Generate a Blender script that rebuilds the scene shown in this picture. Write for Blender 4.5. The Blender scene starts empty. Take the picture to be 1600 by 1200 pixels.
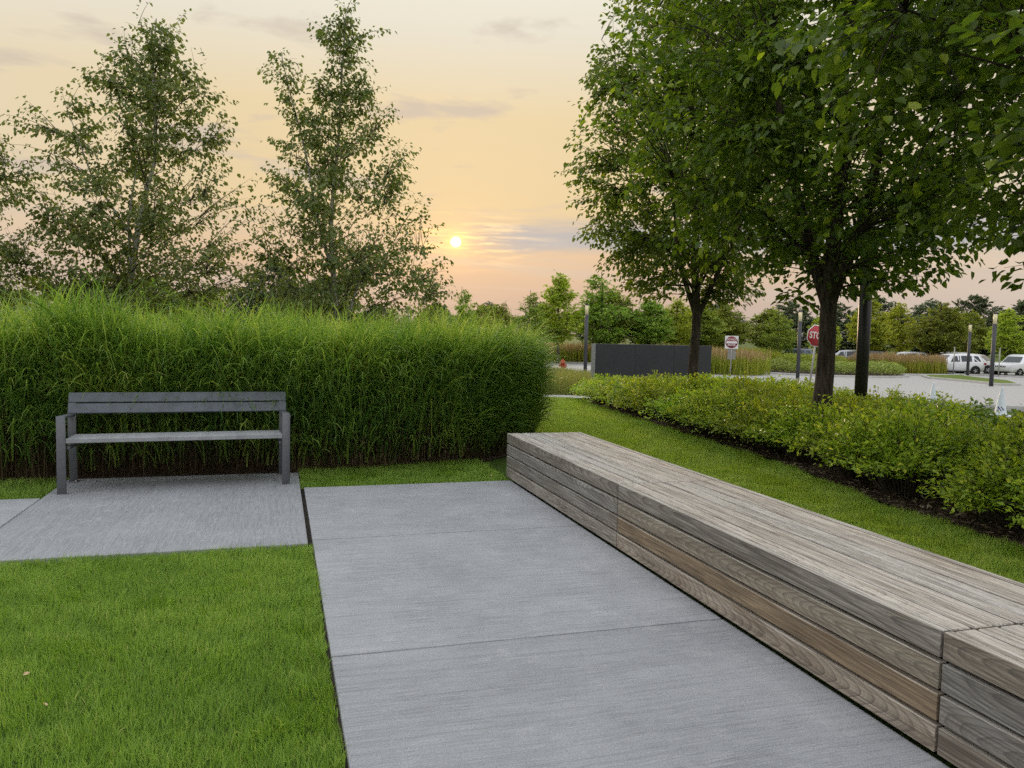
import bpy, bmesh, math, random
import numpy as np
from mathutils import Vector, Matrix, noise as mnoise

sc = bpy.context.scene
col = sc.collection
rng = np.random.default_rng(7)
random.seed(7)
PI = math.pi

# ------------------------------------------------------------------ camera
cam_d = bpy.data.cameras.new('camera')
cam_d.sensor_width = 36.0
cam_d.lens = 27.045
cam_d.clip_start = 0.05
cam_d.clip_end = 6000.0
cam = bpy.data.objects.new('camera', cam_d)
col.objects.link(cam)
cam.matrix_world = Matrix(((0.95679466, -0.00292101, -0.2907498, 0.0),
                           (-0.28988118, 0.06830077, -0.95462239, 0.0),
                           (0.02264689, 0.9976605, 0.06450307, 1.5),
                           (0, 0, 0, 1)))
sc.camera = cam

# ------------------------------------------------------------------ sky, sun, exposure
SUN_EL, SUN_AZ = math.radians(6.65), math.radians(12.56)     # azimuth clockwise from +Y
SUN_DIR = Vector((math.sin(SUN_AZ) * math.cos(SUN_EL), math.cos(SUN_AZ) * math.cos(SUN_EL), math.sin(SUN_EL)))


class NT:
    """small helper to write node trees"""
    def __init__(self, tree):
        self.t = tree
        self.n = tree.nodes
        self.n.clear()

    def new(self, typ, **kw):
        nd = self.n.new(typ)
        for k, v in kw.items():
            setattr(nd, k, v)
        return nd

    def link(self, a, b):
        self.t.links.new(a, b)

    def put(self, sock, v):
        if isinstance(v, bpy.types.NodeSocket):
            self.link(v, sock)
        else:
            if sock.type == 'RGBA' and len(v) == 3:
                v = (*v, 1.0)
            sock.default_value = v

    def math(self, op, a, b=0.0, c=None, clamp=False):
        nd = self.new('ShaderNodeMath', operation=op, use_clamp=clamp)
        self.put(nd.inputs[0], a)
        self.put(nd.inputs[1], b)
        if c is not None:
            self.put(nd.inputs[2], c)
        return nd.outputs[0]

    def vmath(self, op, a, b=(0, 0, 0), out=0):
        nd = self.new('ShaderNodeVectorMath', operation=op)
        self.put(nd.inputs[0], a)
        self.put(nd.inputs[1], b)
        return nd.outputs[out]

    def scale(self, a, s):
        nd = self.new('ShaderNodeVectorMath', operation='SCALE')
        self.put(nd.inputs[0], a)
        self.put(nd.inputs[3], s)
        return nd.outputs[0]

    def mix(self, f, a, b, blend='MIX'):
        nd = self.new('ShaderNodeMix', data_type='RGBA', blend_type=blend)
        self.put(nd.inputs[0], f)
        self.put(nd.inputs[6], a)
        self.put(nd.inputs[7], b)
        return nd.outputs[2]

    def noise(self, vec, scale, detail=4.0, rough=0.55, dist=0.0, out=0):
        nd = self.new('ShaderNodeTexNoise')
        if vec is not None:
            self.put(nd.inputs['Vector'], vec)
        self.put(nd.inputs['Scale'], scale)
        self.put(nd.inputs['Detail'], detail)
        self.put(nd.inputs['Roughness'], rough)
        self.put(nd.inputs['Distortion'], dist)
        return nd.outputs[out]

    def ramp(self, f, stops, interp='LINEAR'):
        nd = self.new('ShaderNodeValToRGB')
        cr = nd.color_ramp
        cr.interpolation = interp
        while len(cr.elements) < len(stops):
            cr.elements.new(0.5)
        for e, (p, c) in zip(cr.elements, stops):
            e.position = p
            e.color = (*c, 1.0) if len(c) == 3 else c
        self.put(nd.inputs[0], f)
        return nd.outputs[0]

    def fit(self, v, a, b, c=0.0, d=1.0):
        nd = self.new('ShaderNodeMapRange')
        self.put(nd.inputs[0], v)
        for i, q in enumerate((a, b, c, d)):
            self.put(nd.inputs[1 + i], q)
        return nd.outputs[0]

    def sep(self, v):
        nd = self.new('ShaderNodeSeparateXYZ')
        self.put(nd.inputs[0], v)
        return nd.outputs

    def comb(self, x, y, z):
        nd = self.new('ShaderNodeCombineXYZ')
        for i, q in enumerate((x, y, z)):
            self.put(nd.inputs[i], q)
        return nd.outputs[0]

    def bump(self, h, strength=0.3, dist=0.01, normal=None):
        nd = self.new('ShaderNodeBump')
        self.put(nd.inputs['Strength'], strength)
        self.put(nd.inputs['Distance'], dist)
        self.put(nd.inputs['Height'], h)
        if normal is not None:
            self.put(nd.inputs['Normal'], normal)
        return nd.outputs[0]


world = bpy.data.worlds.new('World')
sc.world = world
world.use_nodes = True
w = NT(world.node_tree)
tc = w.new('ShaderNodeTexCoord')
d = w.vmath('NORMALIZE', tc.outputs['Generated'])
dx, dy, dz = w.sep(d)
nish = w.new('ShaderNodeTexSky', sky_type='NISHITA')
nish.sun_disc = False
nish.sun_elevation = SUN_EL
nish.sun_rotation = SUN_AZ
nish.air_density = 1.0
nish.dust_density = 3.0
nish.ozone_density = 1.0
nish.altitude = 200
el = w.math('MULTIPLY', w.math('ARCSINE', w.math('MAXIMUM', dz, 0.0)), 180 / PI / 90.0)     # 0..1 = 0..90 degrees
# thin evening overcast: warm towards the horizon, cool overhead
veil_sun = w.ramp(el, [(0.0, (0.205, 0.175, 0.165)), (0.030, (0.252, 0.186, 0.150)), (0.060, (0.318, 0.225, 0.150)),
                       (0.10, (0.338, 0.262, 0.154)), (0.17, (0.350, 0.282, 0.172)), (0.23, (0.352, 0.328, 0.270)), (0.33, (0.42, 0.41, 0.365)),
                       (0.55, (0.64, 0.665, 0.69)), (1.0, (0.80, 0.855, 0.94))])
veil_far = w.ramp(el, [(0.0, (0.24, 0.232, 0.235)), (0.10, (0.31, 0.302, 0.29)), (0.30, (0.48, 0.49, 0.50)),
                       (0.60, (0.69, 0.735, 0.80)), (1.0, (0.80, 0.855, 0.94))])
hlen = w.math('SQRT', w.math('ADD', w.math('MULTIPLY', dx, dx), w.math('ADD', w.math('MULTIPLY', dy, dy), 1e-4)))
caz = w.math('DIVIDE', w.math('ADD', w.math('MULTIPLY', dx, math.sin(SUN_AZ)), w.math('MULTIPLY', dy, math.cos(SUN_AZ))), hlen)
veil = w.mix(w.fit(caz, -0.5, 0.96), veil_far, veil_sun)
veil = w.mix(w.math('MULTIPLY', w.fit(caz, 0.975, 0.80), 0.30), veil, (0.335, 0.315, 0.275))
# clouds on a plane far overhead, so that they crowd together near the horizon
inv = w.math('DIVIDE', 1.0, w.math('ADD', w.math('MAXIMUM', dz, 0.0), 0.075))
cpl = w.comb(w.math('MULTIPLY', dx, inv), w.math('MULTIPLY', dy, inv), 0.0)
cl1 = w.noise(w.vmath('MULTIPLY', cpl, (0.8, 1.1, 1.0)), 1.9, 6.0, 0.55, 0.25)
cl2 = w.noise(w.vmath('ADD', w.vmath('MULTIPLY', cpl, (0.35, 1.5, 1.0)), (3.1, 7.7, 0.0)), 0.75, 5.0, 0.5)
azd = w.math('MULTIPLY', w.math('ARCTAN2', dx, dy), 180 / PI)
eld = w.math('MULTIPLY', el, 90.0)
lowc = w.math('MULTIPLY', w.fit(cl2, 0.50, 0.62), w.math('MULTIPLY', w.fit(dz, 0.17, 0.10), w.fit(dz, 0.02, 0.06)))
hic = w.math('MULTIPLY', w.fit(cl1, 0.54, 0.63), w.math('MULTIPLY', w.fit(dz, 0.12, 0.18), 0.8))
# a bank of grey cloud to the right of the sun
bw = w.noise(w.comb(w.math('MULTIPLY', azd, 0.16), w.math('MULTIPLY', eld, 1.3), 0.0), 1.0, 5.0, 0.6)
be = w.math('SUBTRACT', eld, w.math('ADD', 5.9, w.math('MULTIPLY', bw, 2.4)))
bank = w.math('EXPONENT', w.math('MULTIPLY', w.math('POWER', w.math('ABSOLUTE', be), 3.0), -0.8))
bank = w.math('MULTIPLY', bank, w.math('MULTIPLY', w.fit(azd, 12.0, 17.5), w.fit(azd, 75.0, 45.0)))
cm = w.math('MAXIMUM', w.math('MULTIPLY', lowc, 0.45), hic)
sky = w.mix(cm, veil, (0.262, 0.225, 0.190))
sky = w.mix(bank, sky, (0.198, 0.196, 0.200))
# glow and disc of the veiled sun
sdot = w.vmath('DOT_PRODUCT', d, tuple(SUN_DIR), out=1)
sang = w.math('MULTIPLY', w.math('ARCCOSINE', w.math('MINIMUM', sdot, 0.9999999)), 180 / PI)
glow1 = w.math('EXPONENT', w.math('MULTIPLY', sang, -1.5))
glow2 = w.math('EXPONENT', w.math('MULTIPLY', sang, -0.13))
sfine = w.noise(w.comb(w.math('MULTIPLY', azd, 0.22), w.math('MULTIPLY', eld, 2.1), 4.0), 1.0, 5.0, 0.6)
streak = w.math('MULTIPLY', w.math('EXPONENT', w.math('MULTIPLY', w.math('ADD', w.math('POWER', w.math('MULTIPLY', w.math('SUBTRACT', azd, 13.6), 0.34), 2.0), w.math('POWER', w.math('SUBTRACT', eld, 6.8), 2.0)), -0.55)), w.fit(sfine, 0.49, 0.62))
sky = w.vmath('ADD', sky, w.scale((0.60, 0.24, 0.01), glow1))
sky = w.vmath('ADD', sky, w.scale((0.02, 0.0, -0.010), glow2))
sky = w.vmath('ADD', sky, w.scale((0.34, 0.19, 0.02), streak))
disc = w.fit(sang, 0.38, 0.30)
sky = w.vmath('ADD', sky, w.scale((4.0, 3.0, 1.7), disc))
tot = w.vmath('ADD', w.scale(nish.outputs[0], 0.01), w.scale(sky, 10.0))
bg = w.new('ShaderNodeBackground')
w.put(bg.inputs[0], tot)
bg.inputs[1].default_value = 0.1
wo = w.new('ShaderNodeOutputWorld')
w.link(bg.outputs[0], wo.inputs[0])

sun_d = bpy.data.lights.new('sun', 'SUN')
sun_d.energy = 0.8
sun_d.angle = math.radians(10)
sun_d.color = (1.0, 0.72, 0.45)
sun = bpy.data.objects.new('sun', sun_d)
col.objects.link(sun)
sun.rotation_euler = (-SUN_DIR).to_track_quat('-Z', 'Y').to_euler()
sun['kind'] = 'helper'

sc.render.engine = 'CYCLES'
sc.cycles.use_denoising = False
sc.cycles.max_bounces = 4
sc.cycles.debug_use_spatial_splits = True
sc.cycles.adaptive_threshold = 0.022
sc.cycles.sample_clamp_direct = 2.0
sc.cycles.sample_clamp_indirect = 1.0
sc.cycles.diffuse_bounces = 3
sc.cycles.glossy_bounces = 2
sc.cycles.transmission_bounces = 4
sc.cycles.transparent_max_bounces = 6
sc.cycles.caustics_reflective = False
sc.cycles.caustics_refractive = False
sc.view_settings.view_transform = 'Standard'
sc.view_settings.look = 'None'
sc.view_settings.gamma = 1.0
sc.view_settings.use_curve_mapping = False
sc.view_settings.exposure = 1.2

# ------------------------------------------------------------------ helpers


def T(x, y):
    """height of the terrain: level by the benches, falling gently to the road and the car park"""
    s = 0.6 * np.asarray(x, float) + 0.8 * np.asarray(y, float)
    return np.interp(s, [0, 14, 22, 30, 47, 70, 130, 400], [0, 0, -.34, -.5, -.7, -.95, -1.3, -1.5])


def tag(o, label=None, cat=None, group=None, kind=None):
    if label: o['label'] = label
    if cat: o['category'] = cat
    if group: o['group'] = group
    if kind: o['kind'] = kind
    return o


def empty(name, loc=(0, 0, 0), rz=0.0, label=None, cat=None, group=None, parent=None):
    o = bpy.data.objects.new(name, None)
    o.empty_display_size = 0.2
    o.location = loc
    o.rotation_euler = (0, 0, rz)
    col.objects.link(o)
    if parent: o.parent = parent
    return tag(o, label, cat, group)


def np_mesh(name, V, faces, vals=None, smooth=False, mats=None):
    me = bpy.data.meshes.new(name)
    V = np.asarray(V, np.float32)
    me.vertices.add(len(V))
    me.vertices.foreach_set('co', V.ravel())
    loops, starts, k = [], [], 0
    for F in faces:
        F = np.asarray(F, np.int32)
        if len(F) == 0: continue
        loops.append(F.ravel())
        starts.append(k + np.arange(len(F), dtype=np.int32) * F.shape[1])
        k += F.size
    loops = np.concatenate(loops)
    starts = np.concatenate(starts)
    me.loops.add(len(loops))
    me.loops.foreach_set('vertex_index', loops)
    me.polygons.add(len(starts))
    me.polygons.foreach_set('loop_start', starts)
    if smooth:
        me.polygons.foreach_set('use_smooth', np.ones(len(starts), bool))
    me.update(calc_edges=True)
    if vals is not None:
        a = me.attributes.new('v', 'FLOAT', 'POINT')
        a.data.foreach_set('value', np.asarray(vals, np.float32))
    if mats:
        for m in (mats if isinstance(mats, (list, tuple)) else [mats]):
            me.materials.append(m)
    return me


def link(name, me, parent=None, loc=(0, 0, 0), rot=(0, 0, 0), scale=(1, 1, 1)):
    o = bpy.data.objects.new(name, me)
    col.objects.link(o)
    o.location = loc
    o.rotation_euler = rot
    o.scale = scale
    if parent: o.parent = parent
    return o


class MB:
    def __init__(self):
        self.V, self.Q, self.Tr, self.val, self.n = [], [], [], [], 0

    def add(self, V, F, val=0.0):
        V = np.asarray(V, float).reshape(-1, 3)
        F = np.asarray(F, np.int64)
        (self.Q if F.shape[1] == 4 else self.Tr).append(F + self.n)
        self.V.append(V)
        v = np.asarray(val, float)
        self.val.append(np.full(len(V), float(v)) if v.ndim == 0 else v)
        self.n += len(V)

    def more(self, F):
        """faces on the vertices of the last add"""
        F = np.asarray(F, np.int64)
        (self.Q if F.shape[1] == 4 else self.Tr).append(F + self.n - len(self.V[-1]))

    def box(self, c, s, rz=0.0):
        x, y, z = (np.array(s) / 2)
        V = np.array([[i, j, k] for i in (-x, x) for j in (-y, y) for k in (-z, z)])
        if rz:
            ca, sa = math.cos(rz), math.sin(rz)
            V = np.stack([V[:, 0] * ca - V[:, 1] * sa, V[:, 0] * sa + V[:, 1] * ca, V[:, 2]], 1)
        self.add(V + np.array(c), [[0, 1, 3, 2], [4, 6, 7, 5], [0, 4, 5, 1], [2, 3, 7, 6], [0, 2, 6, 4], [1, 5, 7, 3]])

    def tube(self, P, R, sides=6, cap=False, val=0.0):
        P = np.asarray(P, float)
        R = np.broadcast_to(np.asarray(R, float), (len(P),))
        tg = np.gradient(P, axis=0)
        tg /= np.linalg.norm(tg, axis=1)[:, None] + 1e-9
        ref = np.where(np.abs(tg[:, 2:3]) > 0.9, np.array([[1., 0, 0]]), np.array([[0, 0, 1.]]))
        a = np.cross(tg, ref); a /= np.linalg.norm(a, axis=1)[:, None] + 1e-9
        b = np.cross(tg, a)
        an = np.arange(sides) * 2 * PI / sides
        V = P[:, None] + R[:, None, None] * (a[:, None] * np.cos(an)[None, :, None] + b[:, None] * np.sin(an)[None, :, None])
        i = np.arange(len(P) - 1)[:, None] * sides
        j = np.arange(sides)[None]
        k = (j + 1) % sides
        F = np.stack([i + j, i + k, i + sides + k, i + sides + j], -1).reshape(-1, 4)
        self.add(V.reshape(-1, 3), F, val)
        if cap:
            n = len(P) * sides
            f = [[n - sides, n - sides + q, n - sides + q + 1] for q in range(1, sides - 1)]
            f += [[0, q + 1, q] for q in range(1, sides - 1)]
            self.more(f)

    def lathe(self, prof, sides=16, c=(0, 0, 0)):
        an = np.arange(sides) * 2 * PI / sides
        V = np.array([[r * math.cos(t), r * math.sin(t), z] for r, z in prof for t in an]) + np.array(c)
        i = np.arange(len(prof) - 1)[:, None] * sides
        j = np.arange(sides)[None]
        k = (j + 1) % sides
        self.add(V, np.stack([i + j, i + k, i + sides + k, i + sides + j], -1).reshape(-1, 4))

    def prism(self, poly, z0, z1):
        """extrude an xy polygon (convex or star about its first point)"""
        n = len(poly)
        V = [(p[0], p[1], z0) for p in poly] + [(p[0], p[1], z1) for p in poly]
        self.add(V, [[i, (i + 1) % n, n + (i + 1) % n, n + i] for i in range(n)])
        self.more([[n, n + i, n + i + 1] for i in range(1, n - 1)] + [[0, i + 1, i] for i in range(1, n - 1)])

    def mesh(self, name, mats, smooth=False):
        V = np.concatenate(self.V)
        fs = []
        if self.Q: fs.append(np.concatenate(self.Q))
        if self.Tr: fs.append(np.concatenate(self.Tr))
        return np_mesh(name, V, fs, np.concatenate(self.val), smooth, mats)

    def build(self, name, mats, parent=None, smooth=False, **kw):
        return link(name, self.mesh(name, mats, smooth), parent, **kw)


def ribbons(base, az, L, W, th0, th1, segs=3, pw=1.4, val=0.0, tilt=0.0, flat=None):
    """bent grass blades: bend angle runs from th0 to th1 (from the vertical)"""
    N = len(base)
    t = (np.arange(segs) + 0.5) / segs
    th = th0[:, None] + (th1 - th0)[:, None] * t[None] ** pw
    st = (L / segs)[:, None]
    r = np.concatenate([np.zeros((N, 1)), np.cumsum(np.sin(th) * st, 1)], 1)
    z = np.concatenate([np.zeros((N, 1)), np.cumsum(np.cos(th) * st, 1)], 1)
    ca, sa = np.cos(az), np.sin(az)
    C = np.stack([base[:, 0:1] + r * ca[:, None], base[:, 1:2] + r * sa[:, None], base[:, 2:3] + z], -1)
    tt = np.arange(segs) / segs
    wp = (1 - tt ** 2.2) * np.minimum(1.0, 0.65 + tt * 1.5)
    tl = np.broadcast_to(np.asarray(tilt, float), (N,))
    sd = np.stack([-sa * np.cos(tl), ca * np.cos(tl), np.sin(tl)], -1)
    off = 0.5 * W[:, None, None] * wp[None, :, None] * sd[:, None, :]
    A, B = C[:, :segs] - off, C[:, :segs] + off
    V = np.concatenate([np.stack([A, B], 2).reshape(N, 2 * segs, 3), C[:, segs:]], 1)
    nv = 2 * segs + 1
    q = np.array([[2 * i, 2 * i + 1, 2 * i + 3, 2 * i + 2] for i in range(segs - 1)], np.int64).reshape(-1, 4)
    o = (np.arange(N) * nv)[:, None, None]
    Q = (q[None] + o).reshape(-1, 4)
    Tt = (np.array([[[2 * segs - 2, 2 * segs - 1, 2 * segs]]]) + o).reshape(-1, 3)
    val = np.broadcast_to(np.asarray(val, float), (N,))
    return V.reshape(-1, 3), Q, Tt, np.repeat(val, nv)


def ribbon_obj(name, parts, mat, parent=None):
    V, Q, Tr, va, n = [], [], [], [], 0
    for v, q, t, a in parts:
        V.append(v); Q.append(q + n); Tr.append(t + n); va.append(a); n += len(v)
    Q = np.concatenate(Q)
    fs = ([Q] if len(Q) else []) + [np.concatenate(Tr)]
    return link(name, np_mesh(name, np.concatenate(V), fs, np.concatenate(va), True, mat), parent)


def unit(a):
    return a / (np.linalg.norm(a, axis=-1, keepdims=True) + 1e-9)


def leaf_mesh(name, pos, dr, nr, L, W, mat, val, detail=True, fold=0.18):
    """leaves: base at pos, pointing along dr, facing nr; a folded outline with a pointed tip"""
    dr = unit(dr)
    nr = unit(nr - dr * np.sum(nr * dr, -1, keepdims=True))
    sd = np.cross(nr, dr)
    N = len(pos)
    L = np.broadcast_to(np.asarray(L, float), (N,))[:, None]
    W = np.broadcast_to(np.asarray(W, float), (N,))[:, None]
    if detail:
        sh = [(0, 0, 0), (.30, -.46, fold), (.68, -.36, fold * .6), (1, 0, -.10), (.68, .36, fold * .6), (.30, .46, fold)]
        q = np.array([[0, 1, 2, 3], [0, 3, 4, 5]])
    else:
        sh = [(0, 0, 0), (.42, -.5, fold), (1, 0, 0), (.42, .5, fold)]
        q = np.array([[0, 1, 2], [0, 2, 3]])
    V = np.stack([pos + dr * L * a + sd * W * b + nr * W * c for a, b, c in sh], 1).reshape(-1, 3)
    k = len(sh)
    F = (q[None] + (np.arange(N) * k)[:, None, None]).reshape(-1, q.shape[1])
    return np_mesh(name, V, [F], np.repeat(np.broadcast_to(np.asarray(val, float), (N,)), k), False, mat)


BOX = {}


def box_mesh(s, bevel=0.003, mat=None, segs=1):
    key = (tuple(round(q, 4) for q in s), bevel, mat.name if mat else None)
    if key not in BOX:
        bm = bmesh.new()
        bmesh.ops.create_cube(bm, size=1.0)
        bmesh.ops.scale(bm, vec=s, verts=bm.verts)
        if bevel:
            bmesh.ops.bevel(bm, geom=list(bm.edges), offset=bevel, segments=segs, affect='EDGES', profile=0.6)
        me = bpy.data.meshes.new('box')
        bm.to_mesh(me)
        bm.free()
        if mat: me.materials.append(mat)
        BOX[key] = me
    return BOX[key]


def board(name, s, c, mat, parent=None, rot=(0, 0, 0), bevel=0.003, tint=None):
    o = link(name, box_mesh(s, bevel, mat), parent, c, rot)
    if tint: o.color = tint
    return o


def text_obj(name, body, size, mat, parent, loc, rot, depth=0.002, sx=1.0, spacing=1.0):
    cu = bpy.data.curves.new('lettering', 'FONT')
    cu.body = body
    cu.size = size
    cu.align_x = 'CENTER'
    cu.align_y = 'CENTER'
    cu.extrude = depth
    cu.offset = size * 0.018
    cu.space_character = spacing
    tmp = bpy.data.objects.new('lettering', cu)
    col.objects.link(tmp)
    dg = bpy.context.evaluated_depsgraph_get()
    me = bpy.data.meshes.new_from_object(tmp.evaluated_get(dg))
    bpy.data.objects.remove(tmp)
    me.materials.clear()
    me.materials.append(mat)
    return link(name, me, parent, loc, rot, (sx, 1, 1))


# ------------------------------------------------------------------ materials


def mat_new(name):
    m = bpy.data.materials.new(name)
    m.use_nodes = True
    n = NT(m.node_tree)
    out = n.new('ShaderNodeOutputMaterial')
    return m, n, out


def principled(n, out, color, rough=0.6, spec=0.4, metal=0.0, normal=None, coat=0.0):
    b = n.new('ShaderNodeBsdfPrincipled')
    n.put(b.inputs['Base Color'], color)
    n.put(b.inputs['Roughness'], rough)
    n.put(b.inputs['Specular IOR Level'], spec)
    n.put(b.inputs['Metallic'], metal)
    if coat:
        n.put(b.inputs['Coat Weight'], coat)
        n.put(b.inputs['Coat Roughness'], 0.05)
    if normal is not None: n.put(b.inputs['Normal'], normal)
    n.link(b.outputs[0], out.inputs[0])
    return b


def plain(name, color, rough=0.6, spec=0.4, metal=0.0, var=0.12, scale=8.0, bump=0.0, coat=0.0):
    m, n, out = mat_new(name)
    co = n.new('ShaderNodeTexCoord').outputs['Object']
    f = n.noise(co, scale, 5.0, 0.6)
    dark = tuple(c * (1 - var) for c in color)
    lite = tuple(min(1, c * (1 + var)) for c in color)
    c = n.mix(n.fit(f, 0.35, 0.65), dark, lite)
    nm = n.bump(n.noise(co, scale * 12, 4.0), bump, 0.004) if bump else None
    principled(n, out, c, n.fit(f, 0.3, 0.7, rough * 0.9, min(1, rough * 1.1)), spec, metal, nm, coat)
    return m


def leafy(name, ca, cb, cc=None, trans=0.35, rough=0.5, spec=0.35, obj_var=0.12, tcol=1.5, gain=(1.42, 1.27, 1.3)):
    """leaf or blade: colour varies by leaf (attribute v) and by plant; some light passes through"""
    m, n, out = mat_new(name)
    ca, cb, cc = (tuple(q * g for q, g in zip(k, gain)) for k in (ca, cb, cc or cb))
    v = n.new('ShaderNodeAttribute', attribute_name='v').outputs['Fac']
    c = n.ramp(v, [(0.0, ca), (0.6, cb), (1.0, cc or cb)])
    rnd = n.new('ShaderNodeObjectInfo').outputs['Random']
    hsv = n.new('ShaderNodeHueSaturation')
    n.put(hsv.inputs['Hue'], n.fit(rnd, 0, 1, 0.5 - obj_var * 0.12, 0.5 + obj_var * 0.12))
    n.put(hsv.inputs['Value'], n.fit(rnd, 0, 1, 1 - obj_var, 1 + obj_var))
    n.put(hsv.inputs['Color'], c)
    c = hsv.outputs[0]
    b = n.new('ShaderNodeBsdfPrincipled')
    n.put(b.inputs['Base Color'], c)
    n.put(b.inputs['Roughness'], rough)
    n.put(b.inputs['Specular IOR Level'], spec)
    tr = n.new('ShaderNodeBsdfTranslucent')
    n.put(tr.inputs['Color'], n.mix(1.0, c, (tcol, tcol * 1.05, tcol * 0.55), 'MULTIPLY'))
    mx = n.new('ShaderNodeMixShader')
    mx.inputs[0].default_value = trans
    n.link(b.outputs[0], mx.inputs[1])
    n.link(tr.outputs[0], mx.inputs[2])
    n.link(mx.outputs[0], out.inputs[0])
    return m


def wood_mat():
    m, n, out = mat_new('weathered_wood')
    tcn = n.new('ShaderNodeTexCoord')
    oi = n.new('ShaderNodeObjectInfo')
    rnd = oi.outputs['Random']
    r2 = n.math('FRACT', n.math('MULTIPLY', rnd, 37.7))
    r3 = n.math('FRACT', n.math('MULTIPLY', rnd, 91.3))
    co = tcn.outputs['Object']
    off = n.comb(n.math('MULTIPLY', rnd, 40.0), n.math('MULTIPLY', r2, 60.0), n.math('MULTIPLY', r3, 30.0))
    cs = n.vmath('ADD', co, off)
    warp = n.noise(n.vmath('MULTIPLY', cs, (4.0, 0.9, 4.0)), 1.0, 3.0, 0.5)
    x, y, z = n.sep(co)
    cx = n.math('ADD', x, n.fit(r2, 0, 1, -0.05, 0.05))
    cz = n.math('ADD', z, n.fit(r3, 0, 1, 0.03, 0.09))
    r = n.math('SQRT', n.math('ADD', n.math('MULTIPLY', cx, cx), n.math('MULTIPLY', cz, cz)))
    r = n.math('ADD', r, n.math('MULTIPLY', y, n.fit(rnd, 0, 1, -0.20, 0.20)))
    r = n.math('ADD', r, n.math('MULTIPLY', warp, 0.11))
    ring = n.math('FRACT', n.math('MULTIPLY', r, 62.0))
    ring = n.math('MULTIPLY', n.math('POWER', ring, 3.2), n.fit(ring, 1.0, 0.93))          # soft rise, quick fall
    fine_r = n.math('POWER', n.math('FRACT', n.math('MULTIPLY', r, 190.0)), 2.0)
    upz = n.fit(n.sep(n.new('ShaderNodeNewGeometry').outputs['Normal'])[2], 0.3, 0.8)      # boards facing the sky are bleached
    fib = n.noise(n.vmath('MULTIPLY', cs, (170.0, 3.5, 170.0)), 1.0, 4.0, 0.6)
    fib2 = n.noise(n.vmath('MULTIPLY', cs, (120.0, 2.2, 120.0)), 1.0, 3.0, 0.6)
    blot = n.noise(n.vmath('MULTIPLY', cs, (7.0, 1.6, 7.0)), 1.0, 5.0, 0.6)
    stain = n.noise(n.vmath('MULTIPLY', cs, (4.0, 3.0, 4.0)), 1.0, 4.0, 0.55)
    base = n.mix(n.fit(blot, 0.3, 0.7), (0.245, 0.212, 0.176), (0.50, 0.452, 0.392))
    base = n.mix(n.math('MULTIPLY', n.fit(stain, 0.52, 0.70), 0.55), base, (0.24, 0.165, 0.105))
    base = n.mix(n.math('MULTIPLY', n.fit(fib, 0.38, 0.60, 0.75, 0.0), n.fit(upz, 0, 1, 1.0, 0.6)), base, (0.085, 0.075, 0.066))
    base = n.mix(n.fit(fib2, 0.48, 0.72, 0.0, 0.65), base, (0.62, 0.60, 0.57))
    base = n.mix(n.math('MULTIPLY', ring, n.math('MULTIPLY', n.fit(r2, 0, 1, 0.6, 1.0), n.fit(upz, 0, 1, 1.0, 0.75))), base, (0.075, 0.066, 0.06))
    base = n.mix(1.0, base, oi.outputs['Color'], 'MULTIPLY')
    base = n.mix(n.fit(rnd, 0, 1, 0.0, 0.22), base, (0.24, 0.225, 0.21))
    base = n.mix(n.math('MULTIPLY', fine_r, 0.32), base, (0.10, 0.09, 0.082))
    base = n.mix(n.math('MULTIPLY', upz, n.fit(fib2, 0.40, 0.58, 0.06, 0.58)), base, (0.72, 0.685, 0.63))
    h = n.math('ADD', n.math('MULTIPLY', fib, 0.6), n.math('MULTIPLY', ring, -0.55))
    principled(n, out, base, n.fit(fib, 0.3, 0.7, 0.62, 0.85), 0.3, 0.0, n.bump(h, 0.45, 0.0025))
    return m


def concrete_mat(name, axis, ca=(0.222, 0.232, 0.262), cb=(0.395, 0.406, 0.436)):
    """broomed concrete; axis 0: brush lines run along x, axis 1: along y"""
    m, n, out = mat_new(name)
    co = n.new('ShaderNodeTexCoord').outputs['Object']
    g = n.new('ShaderNodeNewGeometry')
    rnd = n.new('ShaderNodeObjectInfo').outputs['Random']
    wp = g.outputs['Position']
    wob = n.noise(wp, 1.3, 3.0)
    x, y, z = n.sep(wp)
    if axis == 1: x, y = y, x
    y2 = n.math('ADD', y, n.math('MULTIPLY', wob, 0.05))
    br = n.noise(n.comb(n.math('MULTIPLY', x, 5.0), n.math('MULTIPLY', y2, 210.0), 0.0), 1.0, 3.0, 0.65)
    br2 = n.noise(n.comb(n.math('MULTIPLY', x, 1.0), n.math('MULTIPLY', y2, 45.0), 5.0), 1.0, 3.0, 0.6)
    blot = n.noise(wp, 1.6, 8.0, 0.68)
    blot2 = n.noise(wp, 5.5, 5.0, 0.65)
    grit = n.noise(wp, 120.0, 4.0, 0.7)
    c = n.mix(n.fit(blot, 0.32, 0.68), ca, cb)
    c = n.mix(n.fit(br, 0.38, 0.62, 0.0, 0.75), c, (0.46, 0.464, 0.475))
    c = n.mix(n.fit(br2, 0.32, 0.52, 0.26, 0.0), c, (0.14, 0.142, 0.147))
    c = n.mix(n.math('MULTIPLY', n.fit(blot2, 0.58, 0.75), 0.45), c, (0.56, 0.56, 0.565))
    c = n.mix(n.fit(grit, 0.30, 0.52, 0.55, 0.0), c, (0.15, 0.15, 0.15))
    # damp, dirty spots
    sp = n.noise(wp, 9.0, 4.0, 0.7)
    c = n.mix(n.fit(sp, 0.64, 0.76, 0.0, 0.4), c, (0.16, 0.155, 0.15))
    val = n.fit(rnd, 0, 1, 0.90, 1.08)
    c = n.scale(c, val)
    h = n.math('ADD', br, n.math('MULTIPLY', grit, 0.4))
    principled(n, out, c, n.fit(blot, 0.3, 0.7, 0.62, 0.8), 0.35, 0.0, n.bump(h, 0.5, 0.004))
    return m


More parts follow.
